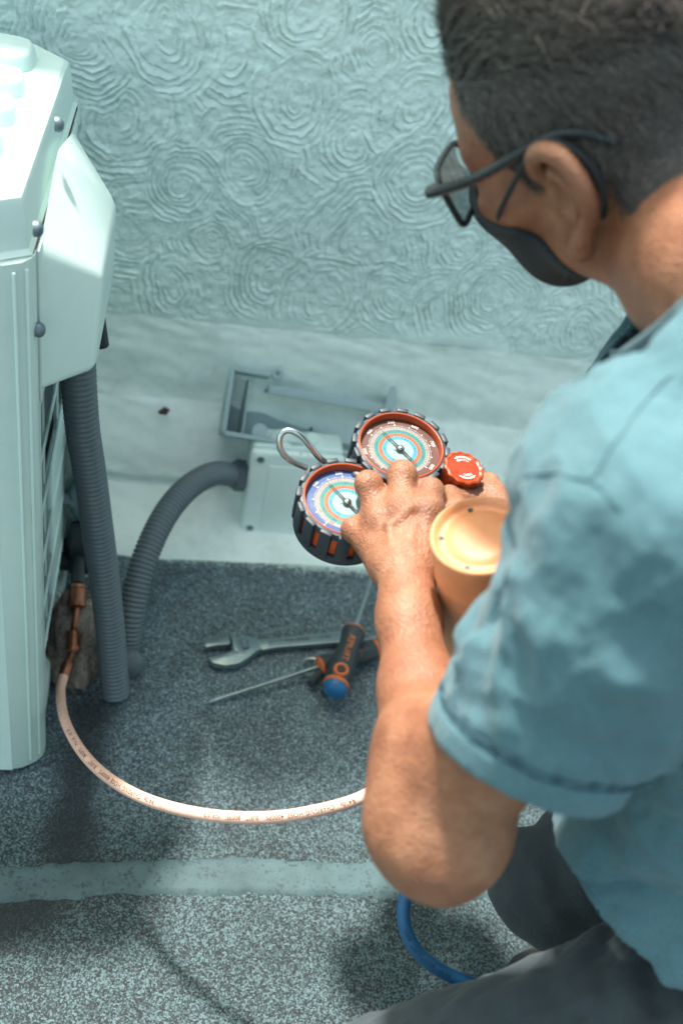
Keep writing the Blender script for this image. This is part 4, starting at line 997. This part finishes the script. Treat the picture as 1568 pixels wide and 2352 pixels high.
def right_hand(f):
    tip = kc+gri*.016+gup*.004-gn*.018
    b0_ = WRr; kn_ = kc+gri*.030-gup*.012-gn*.030
    f.cone(b0_, kn_, .024, .018, .015)
    for i, (ox, oy) in enumerate(((.012, -.012), (.020, .0), (.022, .012), (.018, .024))):
        m0 = kn_+gri*(ox-.012)+gup*(oy-.006); m1 = m0-gri*.004+gup*.012-gn*.012; m2 = m1-gri*.022+gup*.004-gn*.012
        f.chain([m0, m1, m2], [.0095, .009, .008], .005)
    f.chain([kn_-gup*.01, kc-gup*.022-gri*.004-gn*.018, kc-gup*.020-gri*.014-gn*.014], [.012, .0105, .009], .006)
body = Field((.0, .12, -.005), (.80, .99, 1.04), .0022)
body.ell(CH-TB[2]*.03, TB, V(.135, .09, .12), .02); body.ell(BE, TB, V(.145, .115, .15), .05); body.ell(PE, TB, V(.138, .112, .105), .05)
body.cone(SL, SG, .050, .046, .03); body.cone(SR, SG, .055, .046, .03); body.cone(SG, NB, .05, .05, .03)
neck_prims(body)
head_prims(body)
# ear
for s in (1, -1):
    E = lambda x, y, z: Hd(x, s*y, z)
    EB = np.array([nrm(hf*.93+s*hl*.30-hu*.1), nrm(s*hl-hf*.30), hu]); EB[2] = np.cross(EB[0], EB[1]); 
    body.ell(E(-.008, .0800, .002), EB, V(.015, .0055, .028), .005)
    hel = spline([E(.004, .074, .003), E(.012, .079, .017), E(.010, .085, .030), E(-.002, .0915, .0370), E(-.017, .098, .032), E(-.0255, .101, .014), E(-.0245, .099, -.004), E(-.0175, .0955, -.018), E(-.010, .092, -.028)], 40)
    rr = np.interp(np.linspace(0, 1, len(hel)), [0, .2, .45, .7, .9, 1], [.0025, .0048, .0060, .0054, .0050, .0058])
    body.chain(list(hel), list(rr), .003)
    body.cone(E(-.010, .0915, -.026), E(-.006, .0905, -.035), .0080, .0088, .002)
    ah = spline([E(.000, .085, .020), E(-.009, .0885, .012), E(-.0125, .0890, -.002), E(-.008, .086, -.015)], 20); body.chain(list(ah), [.0030]*len(ah), .004)
    body.ell(E(-.001, .0885, .001), EB, V(.0100, .0095, .0145), .003, 's'); body.ell(E(-.016, .0985, .008), EB, V(.0035, .0040, .018), .003, 's'); body.cone(E(.003, .088, -.024), E(.006, .083, -.034), .0035, .004, .003, 's')
    body.cone(E(.008, .078, .002), E(.007, .079, -.006), .0042, .0036, .005)
# eye sockets and lids
for s in (1, -1):
    body.ell(Hd(.090, s*.033, .006), HB, V(.012, .016, .010), .012, 's'); body.ell(Hd(.076, s*.032, .005), HB, V(.0125, .013, .012), .006)
# left arm and hand
body.cone(SL, EL, .046, .041, .02)
fa = [EL, EL+(WR-EL)*.22+CR*.001-FW*.004, EL+(WR-EL)*.45-CR*.002, EL+(WR-EL)*.75-CR*.002, WR]
body.chain(fa, [.041, .0370, .0275, .0228, .0235], .02)
body.cone(EL-CR*.008+CD*.006, EL-CR*.010-CD*.050, .035, .028, .03); body.ell(EL+CD*.030+CR*.004-FW*.012, np.eye(3), V(.020, .020, .020), .025)
body.cone(EL+CD*.016, EL+CD*.012+CR*.012, .034, .034, .03)
hand_prims(body)
# right arm and hand
body.cone(SR, ER, .054, .042, .02); body.cone(ER, WRr, .040, .026, .02); right_hand(body)
# legs and feet
for h_, k_, a_, s in ((HL, KL, AL, 1), (HRr, KR, AR, -1)):
    body.cone(h_, k_, .066, .047, .03); body.cone(k_, a_, .045, .034, .02); body.cone(a_+V(0, 0, -.02), a_+V(-.17, .0, -.045), .034, .026, .02)
bv, bf = body.mesh(2)
del body
# local relief of skin is in the material; tint zones by vertex attribute are not needed
n = N('tanned_skin'); c = n.coord()
f1 = n.noise(c, 40, 6, .62); f2 = n.noise(c, 260, 4, .6); f3 = n.noise(c, 620, 3, .6); bl = n.noise(c, 9, 3)
col = n.ramp(f1, [(.3, srgb(130, 85, 62)), (.5, srgb(151, 103, 77)), (.72, srgb(170, 123, 95))])
col = n.mix(n.ramp(f2, [(.60, g4(0)), (.74, g4(.55))]), col, srgb(108, 62, 42))
col = n.mix(n.ramp(bl, [(.35, g4(.0)), (.7, g4(.35))]), col, srgb(146, 84, 60))
n.set(Base_Color=col, Roughness=.46); n.b.inputs['Subsurface Weight'].default_value = .12; n.b.inputs['Subsurface Radius'].default_value = (.012, .005, .003); n.b.inputs['Subsurface Scale'].default_value = .6
vo = n.new('ShaderNodeTexVoronoi'); vo.inputs['Scale'].default_value = 520; n.link(c, vo.inputs['Vector'])
n.bump(n.math('ADD', n.math('MULTIPLY', vo.outputs['Distance'], .6), n.math('ADD', n.math('MULTIPLY', f2, .9), n.math('MULTIPLY', f1, 1.8))), .60, .0018)
M['skin'] = n.m
person = thing('person', 'crouching person in pale blue shirt, jeans, glasses and black mask holding the gauges', 'person', (.52, .42, 0))
bodyo = build('body', bv, bf, M['skin'], person)
# ---- hair: dark cap following the skull plus short strands
def hairline(q):
    """signed: > 0 where hair grows, head coordinates"""
    x, y, z = q[..., 0], q[..., 1], q[..., 2]
    zl = np.interp(x, [-.12, -.085, -.045, -.026, -.014, .012, .016, .034, .046, .056, .070, .080, .090, .12], [-.064, -.052, -.030, .006, .036, .040, .006, .008, .028, .052, .070, .086, .104, .20])
    return z-zl+.004*vnoise(x*120, y*120, z*120)
hb = Field(HO-.20, HO+.20, .0030)
hb.ell(Hd(-.014, 0, .050), HB, V(.094, .074, .078)+.0035, .02); hb.ell(Hd(.046, 0, .046), HB, V(.049, .060, .056)+.0025, .03)
hb.ell(Hd(.022, 0, .104), HB, V(.046, .050, .022), .03); hb.cone(Hd(-.030, 0, -.02), NB+V(.01, 0, .0), .0615, .0605, .04)
for s in (1, -1): hb.cone(Hd(.0, s*.058, .02), Hd(.010, s*.060, -.01), .020, .018, .03)
hv, hfc = hb.mesh(2); q = to_head(hv); keep = hairline(q) > .0
fk = (hairline(to_head(hv)) > .010)[hfc].all(1); used0 = np.where(keep)[0]; pn0 = vnormals(hv, hfc)[used0]; pv0 = hv[used0]; used = np.unique(hfc[fk]); remap = np.full(len(hv), -1); remap[used] = np.arange(len(used))
hv2, hf2 = hv[used], remap[hfc[fk]]; qn = vnormals(hv, hfc)[used]; q = q[used]
hl_ = hairline(q); lift = np.clip(hl_/.02, 0, 1)
hv2 = hv2+qn*((lift-.6)*.003)[:, None]
n = N('dark_greying_hair'); c = n.coord()
hz = n.noise(n.coord('Object', (1, 1, 1)), 240, 4, .7)
n.set(Base_Color=n.ramp(hz, [(.3, srgb(46, 43, 42)), (.6, srgb(64, 60, 58)), (.8, srgb(96, 90, 87))]), Roughness=.5); n.bump(hz, .8, .002); M['hair'] = n.m
n = N('hair_strand'); oi = n.new('ShaderNodeTexCoord'); hz = n.noise(oi.outputs['Object'], 900, 2, .6)
n.set(Base_Color=n.ramp(hz, [(.34, srgb(46, 42, 41)), (.56, srgb(78, 71, 68)), (.68, srgb(150, 142, 138))]), Roughness=.5); M['strand'] = n.m
hair = build('hair', hv2, hf2, M['hair'], person)
NS = 46000
pick = RNG.integers(0, len(pv0), NS); p0 = pv0[pick]-pn0[pick]*.002+RNG.normal(0, .0012, (NS, 3)); nn_ = pn0[pick]; qq = to_head(pv0)[pick]; hh = hairline(qq)
comb = np.stack([-.75+.5*vnoise(qq[:, 0]*28, qq[:, 1]*28, qq[:, 2]*28), .25*np.sign(qq[:, 1])+.5*vnoise(qq[:, 0]*24+9, qq[:, 1]*24, qq[:, 2]*24), np.where(qq[:, 2] > .08, .25, -.75)], 1)@HB
top = sstep(.030, .125, qq[:, 2]); ln = (.006+.013*np.clip(hh/.045, 0, 1)+.013*top)*RNG.uniform(.6, 1.3, NS)
front = sstep(.03, .07, qq[:, 0])*top; comb = comb+front[:, None]*(.9*hu+.5*hf*RNG.uniform(-1, 1, (NS, 1)))
comb = comb+RNG.normal(0, .25, (NS, 3)); comb -= nn_*(comb*nn_).sum(1)[:, None]*.6; comb /= np.linalg.norm(comb, axis=1)[:, None]
lay = (.25+.35*top+.3*front)[:, None]
p1_ = p0+(comb*(1-lay*.5)+nn_*lay)*(ln*.5)[:, None]; p2_ = p1_+(comb-nn_*.10)*(ln*.5)[:, None]
sd = np.cross(comb, nn_); sd /= np.linalg.norm(sd, axis=1)[:, None]; wd = .00034
vs = np.stack([p0-sd*wd, p0+sd*wd, p1_-sd*wd, p1_+sd*wd, p2_-sd*wd*.3, p2_+sd*wd*.3], 1).reshape(-1, 3)
b_ = np.arange(NS)[:, None]*6; fs = np.concatenate([b_+np.array([0, 1, 3, 2]), b_+np.array([2, 3, 5, 4])], 0)
build('hair_strands', vs, fs, M['strand'], hair, True, kind='stuff')
# eyebrows
for s in (1, -1):
    vs = []; fs = []
    for k in range(260):
        t = random.random(); bpt = Hd(.092-.020*t*t, s*(.014+.034*t), .0335+.003*math.sin(t*3)+random.uniform(-.003, .003)); e = hl*s*.8+hu*random.uniform(.1, .5)+hf*random.uniform(0, .3)
        e = nrm(e)*.007; w = nrm(np.cross(e, hf))*.0003; i = len(vs); vs += [bpt-w, bpt+w, bpt+e]; fs.append([i, i+1, i+2])
    build('eyebrow', vs, fs, M['strand'], person, False)
# ---- face mask
mk = Field(HO-.16, HO+.16, .0022); head_prims(mk, .0045, False); mk.cone(Hd(.072, 0, -.005), Hd(.090, 0, -.028), .012, .018, .03); mk.cone(Hd(.090, 0, -.028), Hd(.060, 0, -.062), .018, .015, .03)
Xg, Yg, Zg = mk.coords(); lx = (Xg-HO[0])*hf[0]+(Yg-HO[1])*hf[1]+(Zg-HO[2])*hf[2]; ly = np.abs((Xg-HO[0])*hl[0]+(Yg-HO[1])*hl[1]+(Zg-HO[2])*hl[2]); lz = (Xg-HO[0])*hu[0]+(Yg-HO[1])*hu[1]+(Zg-HO[2])*hu[2]
inn = mk.d+.0045
edge = np.maximum(np.maximum((lz-(.002-.40*ly)), (-lx+.066+.95*(lz+.008))), -(lz+.125))
mk.d = np.maximum(np.maximum(mk.d, -inn-.001), edge).astype(np.float32)
mv, mf = mk.mesh(3); del mk, inn, edge
M['mask'] = plain('black_mask_cloth', srgb(44, 52, 56), .85, var=.15, scale=300, bump=.4)
mask = thing('face_mask', 'black cloth face mask worn over the nose and jaw', 'face mask', tuple(Hd(.08, 0, -.05)))
build('mask_cloth', mv, mf, M['mask'], mask)
for s in (1, -1):
    q = MB(); q.tube(spline([Hd(.066, s*.058, -.020), Hd(.058, s*.0675, -.010), Hd(.044, s*.0755, .003), Hd(.028, s*.082, .018), Hd(.010, s*.0895, .034), Hd(-.004, s*.0895, .0425), Hd(-.018, s*.0885, .036), Hd(-.0295, s*.088, .018), Hd(-.0300, s*.085, -.004), Hd(-.019, s*.077, -.024), Hd(-.004, s*.074, -.040), Hd(.014, s*.068, -.058), Hd(.030, s*.058, -.072)], 60), .0019, 8); q.build('ear_loop', M['mask'], mask)
# ---- glasses
M['frame'] = plain('black_glasses_frame', srgb(34, 40, 44), .3, var=.1)
n = N('spectacle_lens'); n.t.nodes.remove(n.b)
tr = n.new('ShaderNodeBsdfTransparent'); tr.inputs[0].default_value = (.80, .84, .85, 1); gl2 = n.new('ShaderNodeBsdfGlossy'); gl2.inputs['Roughness'].default_value = .02
lw = n.new('ShaderNodeLayerWeight'); lw.inputs[0].default_value = .3; k_ = n.math('MULTIPLY_ADD', lw.outputs['Facing'], .25); mx = n.new('ShaderNodeMixShader')
n.link(k_, mx.inputs[0]); n.link(tr.outputs[0], mx.inputs[1]); n.link(gl2.outputs[0], mx.inputs[2]); n.link(mx.outputs[0], n.out.inputs[0]); M['lens'] = n.m
gz = thing('eyeglasses', 'black rimmed rectangular eyeglasses worn low on the nose', 'eyeglasses', tuple(Hd(.10, 0, .01)))
for s in (1, -1):
    def lens_pt(a, r=1.0):
        cx, sz = math.cos(a), math.sin(a); e = .45
        yy = .0345+.0325*r*math.copysign(abs(cx)**e, cx); zz_ = .003+.0235*r*math.copysign(abs(sz)**e, sz)
        yy += .0025*(zz_-.003)/.02*(1 if yy > .034 else -.6)
        return Hd(.109-.0030*(yy/.03)**2+.12*(zz_-.003), s*yy, zz_)
    loop = [lens_pt(2*math.pi*k/56) for k in range(57)]
    q = MB(); q.tube(loop, .0025, 10, False); q.build('rim', M['frame'], gz)
    vs = [lens_pt(0, 0)]+[lens_pt(2*math.pi*k/56, .98) for k in range(56)]; build('lens', vs, [[0, k+1, (k+1) % 56+1] for k in range(56)], M['lens'], gz)
    q = MB(); hg = lens_pt(.42)
    path = spline([hg+hl*s*.001, Hd(.100, s*.0745, .018), Hd(.060, s*.0790, .023), Hd(.020, s*.0835, .035), Hd(-.005, s*.0850, .0425), Hd(-.025, s*.0835, .0405), Hd(-.045, s*.0790, .028)], 40)
    rr = list(np.interp(np.linspace(0, 1, len(path)), [0, .1, .6, 1], [.0046, .0044, .0036, .0038])); q.tube(path, rr, 10); q.build('temple', M['frame'], gz)
    q = MB(); q.tube([Hd(.101, s*.012, -.006), Hd(.096, s*.0105, -.010), Hd(.093, s*.012, -.014)], [.0012, .002, .003], 8); q.build('nose_pad', M['steel'], gz)
q = MB(); q.tube(spline([Hd(.1085, .0045, .012), Hd(.1115, 0, .014), Hd(.1085, -.0045, .012)], 12), .0020, 10); q.build('bridge', M['frame'], gz)
# ---- shirt
def cloth_mat(name, ca, cb_, cc, wx=1500, rough=.85):
    n = N(name); c = n.coord(); w1 = n.noise(n.coord('Object', (1, 1, .25)), wx, 2); w2 = n.noise(c, 700, 3); big = n.noise(c, 16, 4)
    col = n.ramp(w1, [(.35, ca), (.65, cb_)]); col = n.mix(n.ramp(big, [(.4, g4(0)), (.7, g4(.45))]), col, cc)
    n.set(Base_Color=col, Roughness=rough); n.b.inputs['Sheen Weight'].default_value = .15
    n.bump(n.math('ADD', w1, w2), .55, .0010); return n.m
M['shirt'] = cloth_mat('pale_chambray', srgb(66, 102, 113), srgb(88, 128, 138), srgb(74, 108, 120))
M['jeans'] = cloth_mat('grey_blue_denim', srgb(42, 52, 57), srgb(66, 78, 84), srgb(48, 59, 64))
S0, CU = P(1503, 1212, .54), P(1202, 1728, .645); sax = nrm(CU-S0); cn = nrm(sax-FW*np.dot(sax, FW)*.65)
BL = P(1475, 2020, .79); SGs, NBs = P(1650, 810, .60), P(1640, 620, .625)
def torso_prims(f, g):
    f.ell(CH, TB, V(.160, .105, .16)+g, .02); f.ell(BE, TB, V(.150, .122, .16)+g, .05); f.ell(PE+TB[2]*.03, TB, V(.16, .135, .13)+g, .05)
    f.cone(SL, SGs, .058+g, .047+g, .03); f.cone(SR, SGs, .054+g, .045+g, .03); f.cone(SGs, NBs, .050+g, .056+g, .03); f.cone(SGs, SG, .05+g, .06+g, .03); f.cone(SG, NB, .06+g, .062+g, .03)
    f.cone(P(1425, 1125, .575), P(1570, 890, .59), .052+g, .048+g, .03)
    f.cone(BE, BL, .10+g, .066+g, .05); f.cone(BL, BL+V(.12, -.12, -.11), .066+g, .095+g, .05); f.cone(S0+V(.05, 0, -.02), BL+V(.06, 0, .02), .06+g, .07+g, .04)
    f.cone(SR, SR+(ER-SR)*.75, .060+g, .060+g, .02)
lo, hi = V(.02, .13, .22), V(.80, .98, .97); VX = .0026
sf = Field(lo, hi, VX); torso_prims(sf, .010)
si = Field(lo, hi, VX); torso_prims(si, .0025)
Xg, Yg, Zg = sf.coords()
plane = lambda p, nrm_: (Xg-p[0])*nrm_[0]+(Yg-p[1])*nrm_[1]+(Zg-p[2])*nrm_[2]
cr2 = SR+(ER-SR)*.62; ax2_ = nrm(ER-SR); c2_ = np.where((Xg-cr2[0])**2+(Yg-cr2[1])**2+(Zg-cr2[2])**2 < .0144, plane(cr2, ax2_), -1)
HEM = P(1400, 2180, .70); hn = nrm(.75*CD-.60*CR+FW*np.dot(-TB[2], FW))
n3 = [P(1432, 800, .68), P(1568, 712, .550), P(1690, 520, .74)]; na_ = nrm(np.cross(n3[1]-n3[0], n3[2]-n3[0])); na_ = na_ if np.dot(na_, HO-n3[0]) > 0 else -na_
ncen = sum(n3)/3
neckc = np.where((Xg-ncen[0])**2+(Yg-ncen[1])**2+(Zg-ncen[2])**2 < .0225, plane(n3[0], na_), -1)
sf.d = np.maximum(np.maximum(np.maximum(sf.d, -si.d), c2_), np.maximum(plane(HEM, hn), neckc)).astype(np.float32)
# sleeve: its own shell cut at the cuff, then joined
sl_ = Field(lo, hi, VX); sl_.cone(S0, CU+sax*.03, .0670, .0665, 0)
sm_ = Field(lo, hi, VX); sm_.cone(S0, CU+sax*.05, .0595, .0590, 0)
sld = np.maximum(np.maximum(sl_.d, -sm_.d), plane(CU, cn)); kk_ = .012; hh_ = np.maximum(kk_-np.abs(sf.d-sld), 0)/kk_
sf.d = (np.minimum(sf.d, sld)-hh_*hh_*kk_*.25).astype(np.float32)
sv, sfc = sf.mesh(2); del sf, si, sl_, sm_, sld, hh_, c2_, neckc
# folds: gentle, drawn out along the sleeve and across the waist
L0_ = np.linalg.norm(CU-S0); nv = vnormals(sv, sfc); e1_, e2_, _ = frame_from(sax, CR); rel = sv-S0; ta = rel@sax; tc = L0_+(sv-CU)@cn; pa, pb = rel@e1_, rel@e2_
ang = np.arctan2(pb, pa); rho = np.hypot(pa, pb); arm_w = sstep(.02, .06, ta)*(1-sstep(.074, .080, rho))*(rho > .048)*(ta < np.linalg.norm(CU-S0)+.04); L_ = np.linalg.norm(CU-S0)
fold = .0075*fbm(ang*1.5+1.1*ta*14, ta*9-ang*.8, 2.0, 3)*arm_w
fold += .0045*np.sin(ang*3+ta*55+2*fbm(sv[:, 0]*9, sv[:, 1]*9, sv[:, 2]*9))*arm_w*sstep(.0, .6, vnoise(ang*1.2, ta*8, 4)+.4)
crk = lambda k, o_: -np.abs(fbm(sv[:, 0]*k+o_, sv[:, 1]*k, sv[:, 2]*k, 3))
endf = 1-sstep(L_-.05, L_-.012, tc)*arm_w
fold = fold*endf+(.0052*crk(15, 3)+.0028*crk(33, 8)+.0032)*(.35+.65*endf)
pk = np.exp(-((tc-(L_-.024))/.005)**2)*arm_w; fold -= pk*(.0014+.0007*np.sin(ang*19)+.0005*np.sin(ang*33+1))
hemz = sstep(L_-.022, L_-.018, tc)*arm_w; fold += hemz*(.0008+.0004*vnoise(ang*9, 0, 1))
tw = 1-arm_w; along = (sv-CH)@TB[2]; acr = (sv-CH)@TB[0]
fold += tw*(.007*fbm(acr*7, along*16+acr*4, 3.0, 3)+.004*np.sin(along*70+acr*12+3*vnoise(acr*8, along*8)))*sstep(-.02, -.14, along)
fold += tw*.004*fbm(sv[:, 0]*14, sv[:, 1]*14, sv[:, 2]*14, 3)
rad_ = e1_*pa[:, None]+e2_*pb[:, None]; rad_ /= np.maximum(np.linalg.norm(rad_, axis=1), 1e-6)[:, None]
sv = sv+np.where(arm_w[:, None] > 0, rad_, nv)*fold[:, None]
shirt = build('shirt', sv, sfc, M['shirt'], person)
# collar: folded band following the neck opening
ce = spline([P(1405, 800, .690), P(1425, 800, .645), P(1470, 770, .602), P(1520, 732, .566), P(1568, 688, .540), P(1640, 630, .526), P(1740, 550, .54), P(1790, 470, .61), P(1760, 420, .70), P(1650, 450, .755), P(1520, 560, .765), P(1440, 690, .745)], 90)
nc = ce.mean(0); vs = []; lv = ((.016, -.004), (.004, -.001), (.0, .0), (-.001, .003), (.004, .006), (.018, .0095), (.038, .015))
for p in ce:
    o_ = p-nc; o_ = nrm(o_-na_*np.dot(o_, na_))
    for dn, ou in lv: vs.append(p-na_*dn+o_*ou)
kk = len(lv); fs = [[i*kk+j, i*kk+j+1, (i+1)*kk+j+1, (i+1)*kk+j] for i in range(len(ce)-1) for j in range(kk-1)]
build('collar', vs, fs, M['shirt'], shirt, True)
# armhole and hem seams stitched on the surface
def surface_seam(name, pts, width, parent, material, lift=.0008):
    idx_ = []
    for p in pts: idx_.append(np.argmin(((sv-p)**2).sum(1)))
    nn2 = vnormals(sv, sfc); path = spline([sv[i]+nn2[i]*lift for i in idx_], 90); q = MB(); q.tube(path, width, 6); return q.build(name, material, parent)
M['thread'] = plain('seam_thread', srgb(52, 80, 92), .9)
M['seam_thread'] = plain('shirt_seam_thread', srgb(70, 104, 114), .9)
def px_seam(name, px, parent):
    rel_ = sv-CAM; dz_ = rel_@FW; uu_ = rel_@CR/dz_*FPX+784; vv_ = rel_@CD/dz_*FPX+1176; path = []
    for u, v in resample(spline(px, 80), 14):
        c_ = np.where((np.abs(uu_-u) < 14) & (np.abs(vv_-v) < 14))[0]
        if len(c_): j = c_[np.argmin(dz_[c_])]; path.append(sv[j]+nrm(CAM-sv[j])*.0006)
    if len(path) > 4:
        path = np.array(path); path[1:-1] = (path[:-2]+path[1:-1]+path[2:])/3; q = MB(); q.tube(spline(path, 120), .0006, 6); q.build(name, M['seam_thread'], parent)
px_seam('armhole_seam', [(1192, 1085), (1270, 1078), (1344, 1092), (1400, 1010), (1460, 930), (1530, 850)], shirt)
px_seam('armhole_seam', [(1344, 1092), (1385, 1130), (1420, 1190)], shirt)
th_ring = np.linspace(-math.pi, math.pi, 90)
for off_, w_ in ((.0220, .0009), (.0260, .0009)):
    sel = np.where((np.abs(tc-(L_-off_)) < .004) & (arm_w > .2) & (rho > .064))[0]
    if len(sel) > 50:
        pth = []
        for a_ in th_ring:
            dd_ = np.abs((ang[sel]-a_+math.pi) % (2*math.pi)-math.pi); j = sel[np.argmin(dd_+np.abs(tc[sel]-(L_-off_))*20)]; pth.append(sv[j]+rad_[j]*.0006)
        pth = np.array(pth); pth = (pth+np.roll(pth, 1, 0)+np.roll(pth, -1, 0))/3; pth = np.vstack([pth, pth[:1]]); q = MB(); q.tube(pth, w_, 6, False); q.build('hem_stitching', M['thread'], shirt)
# ---- jeans
jf = Field(V(.05, .12, -.005), V(.82, .80, .56), .0030)
jf.ell(PE, TB, V(.158, .135, .125), .05); jf.cone(HL, KL, .092, .0660, .03); jf.cone(HRr, KR, .090, .0655, .03)
jf.cone(KL, AL, .064, .052, .02); jf.cone(KR, AR, .064, .052, .02)
for a_ in (AL, AR): jf.cone(a_+V(0, 0, -.04), a_+V(0, 0, -.15), .062, .06, .004, 's')
jv, jfc = jf.mesh(2); del jf
nj = vnormals(jv, jfc); tx = nrm(KL-HL); t_ = (jv-HL)@tx; LT = np.linalg.norm(KL-HL); e1_, e2_, _ = frame_from(tx, V(0, 0, 1)); ang = np.arctan2((jv-HL)@e2_, (jv-HL)@e1_)
hipw = np.exp(-((t_-.10)/.075)**2); fd = -.013*np.abs(np.sin(t_*58+ang*2.2+1.5*vnoise(ang*2, t_*14)))**3*hipw+.0045*fbm(t_*22+ang, ang*2.5, 3, 3)-.003*np.abs(fbm(jv[:, 0]*18, jv[:, 1]*18, jv[:, 2]*18, 3))
fd += .0022*fbm(jv[:, 0]*26, jv[:, 1]*26, jv[:, 2]*26, 2)
jv = jv+nj*fd[:, None]
jeans = build('jeans', jv, jfc, M['jeans'], person)
# shoes
M['shoe'] = plain('dark_shoe_leather', srgb(52, 48, 46), .5)
for a_ in (AL, AR):
    f_ = Field(a_-V(.30, .10, .12), a_+V(.10, .10, .10), .004); f_.cone(a_+V(.01, 0, -.025), a_+V(-.15, 0, -.035), .042, .034, .02); f_.cone(a_+V(-.15, 0, -.035), a_+V(-.19, 0, -.040), .034, .028, .02); f_.cone(a_+V(0, 0, .0), a_+V(0, 0, .03), .044, .046, .02)
    v_, ff_ = f_.mesh(2); v_[:, 2] = np.maximum(v_[:, 2], .001); build('shoe', v_, ff_, M['shoe'], person)
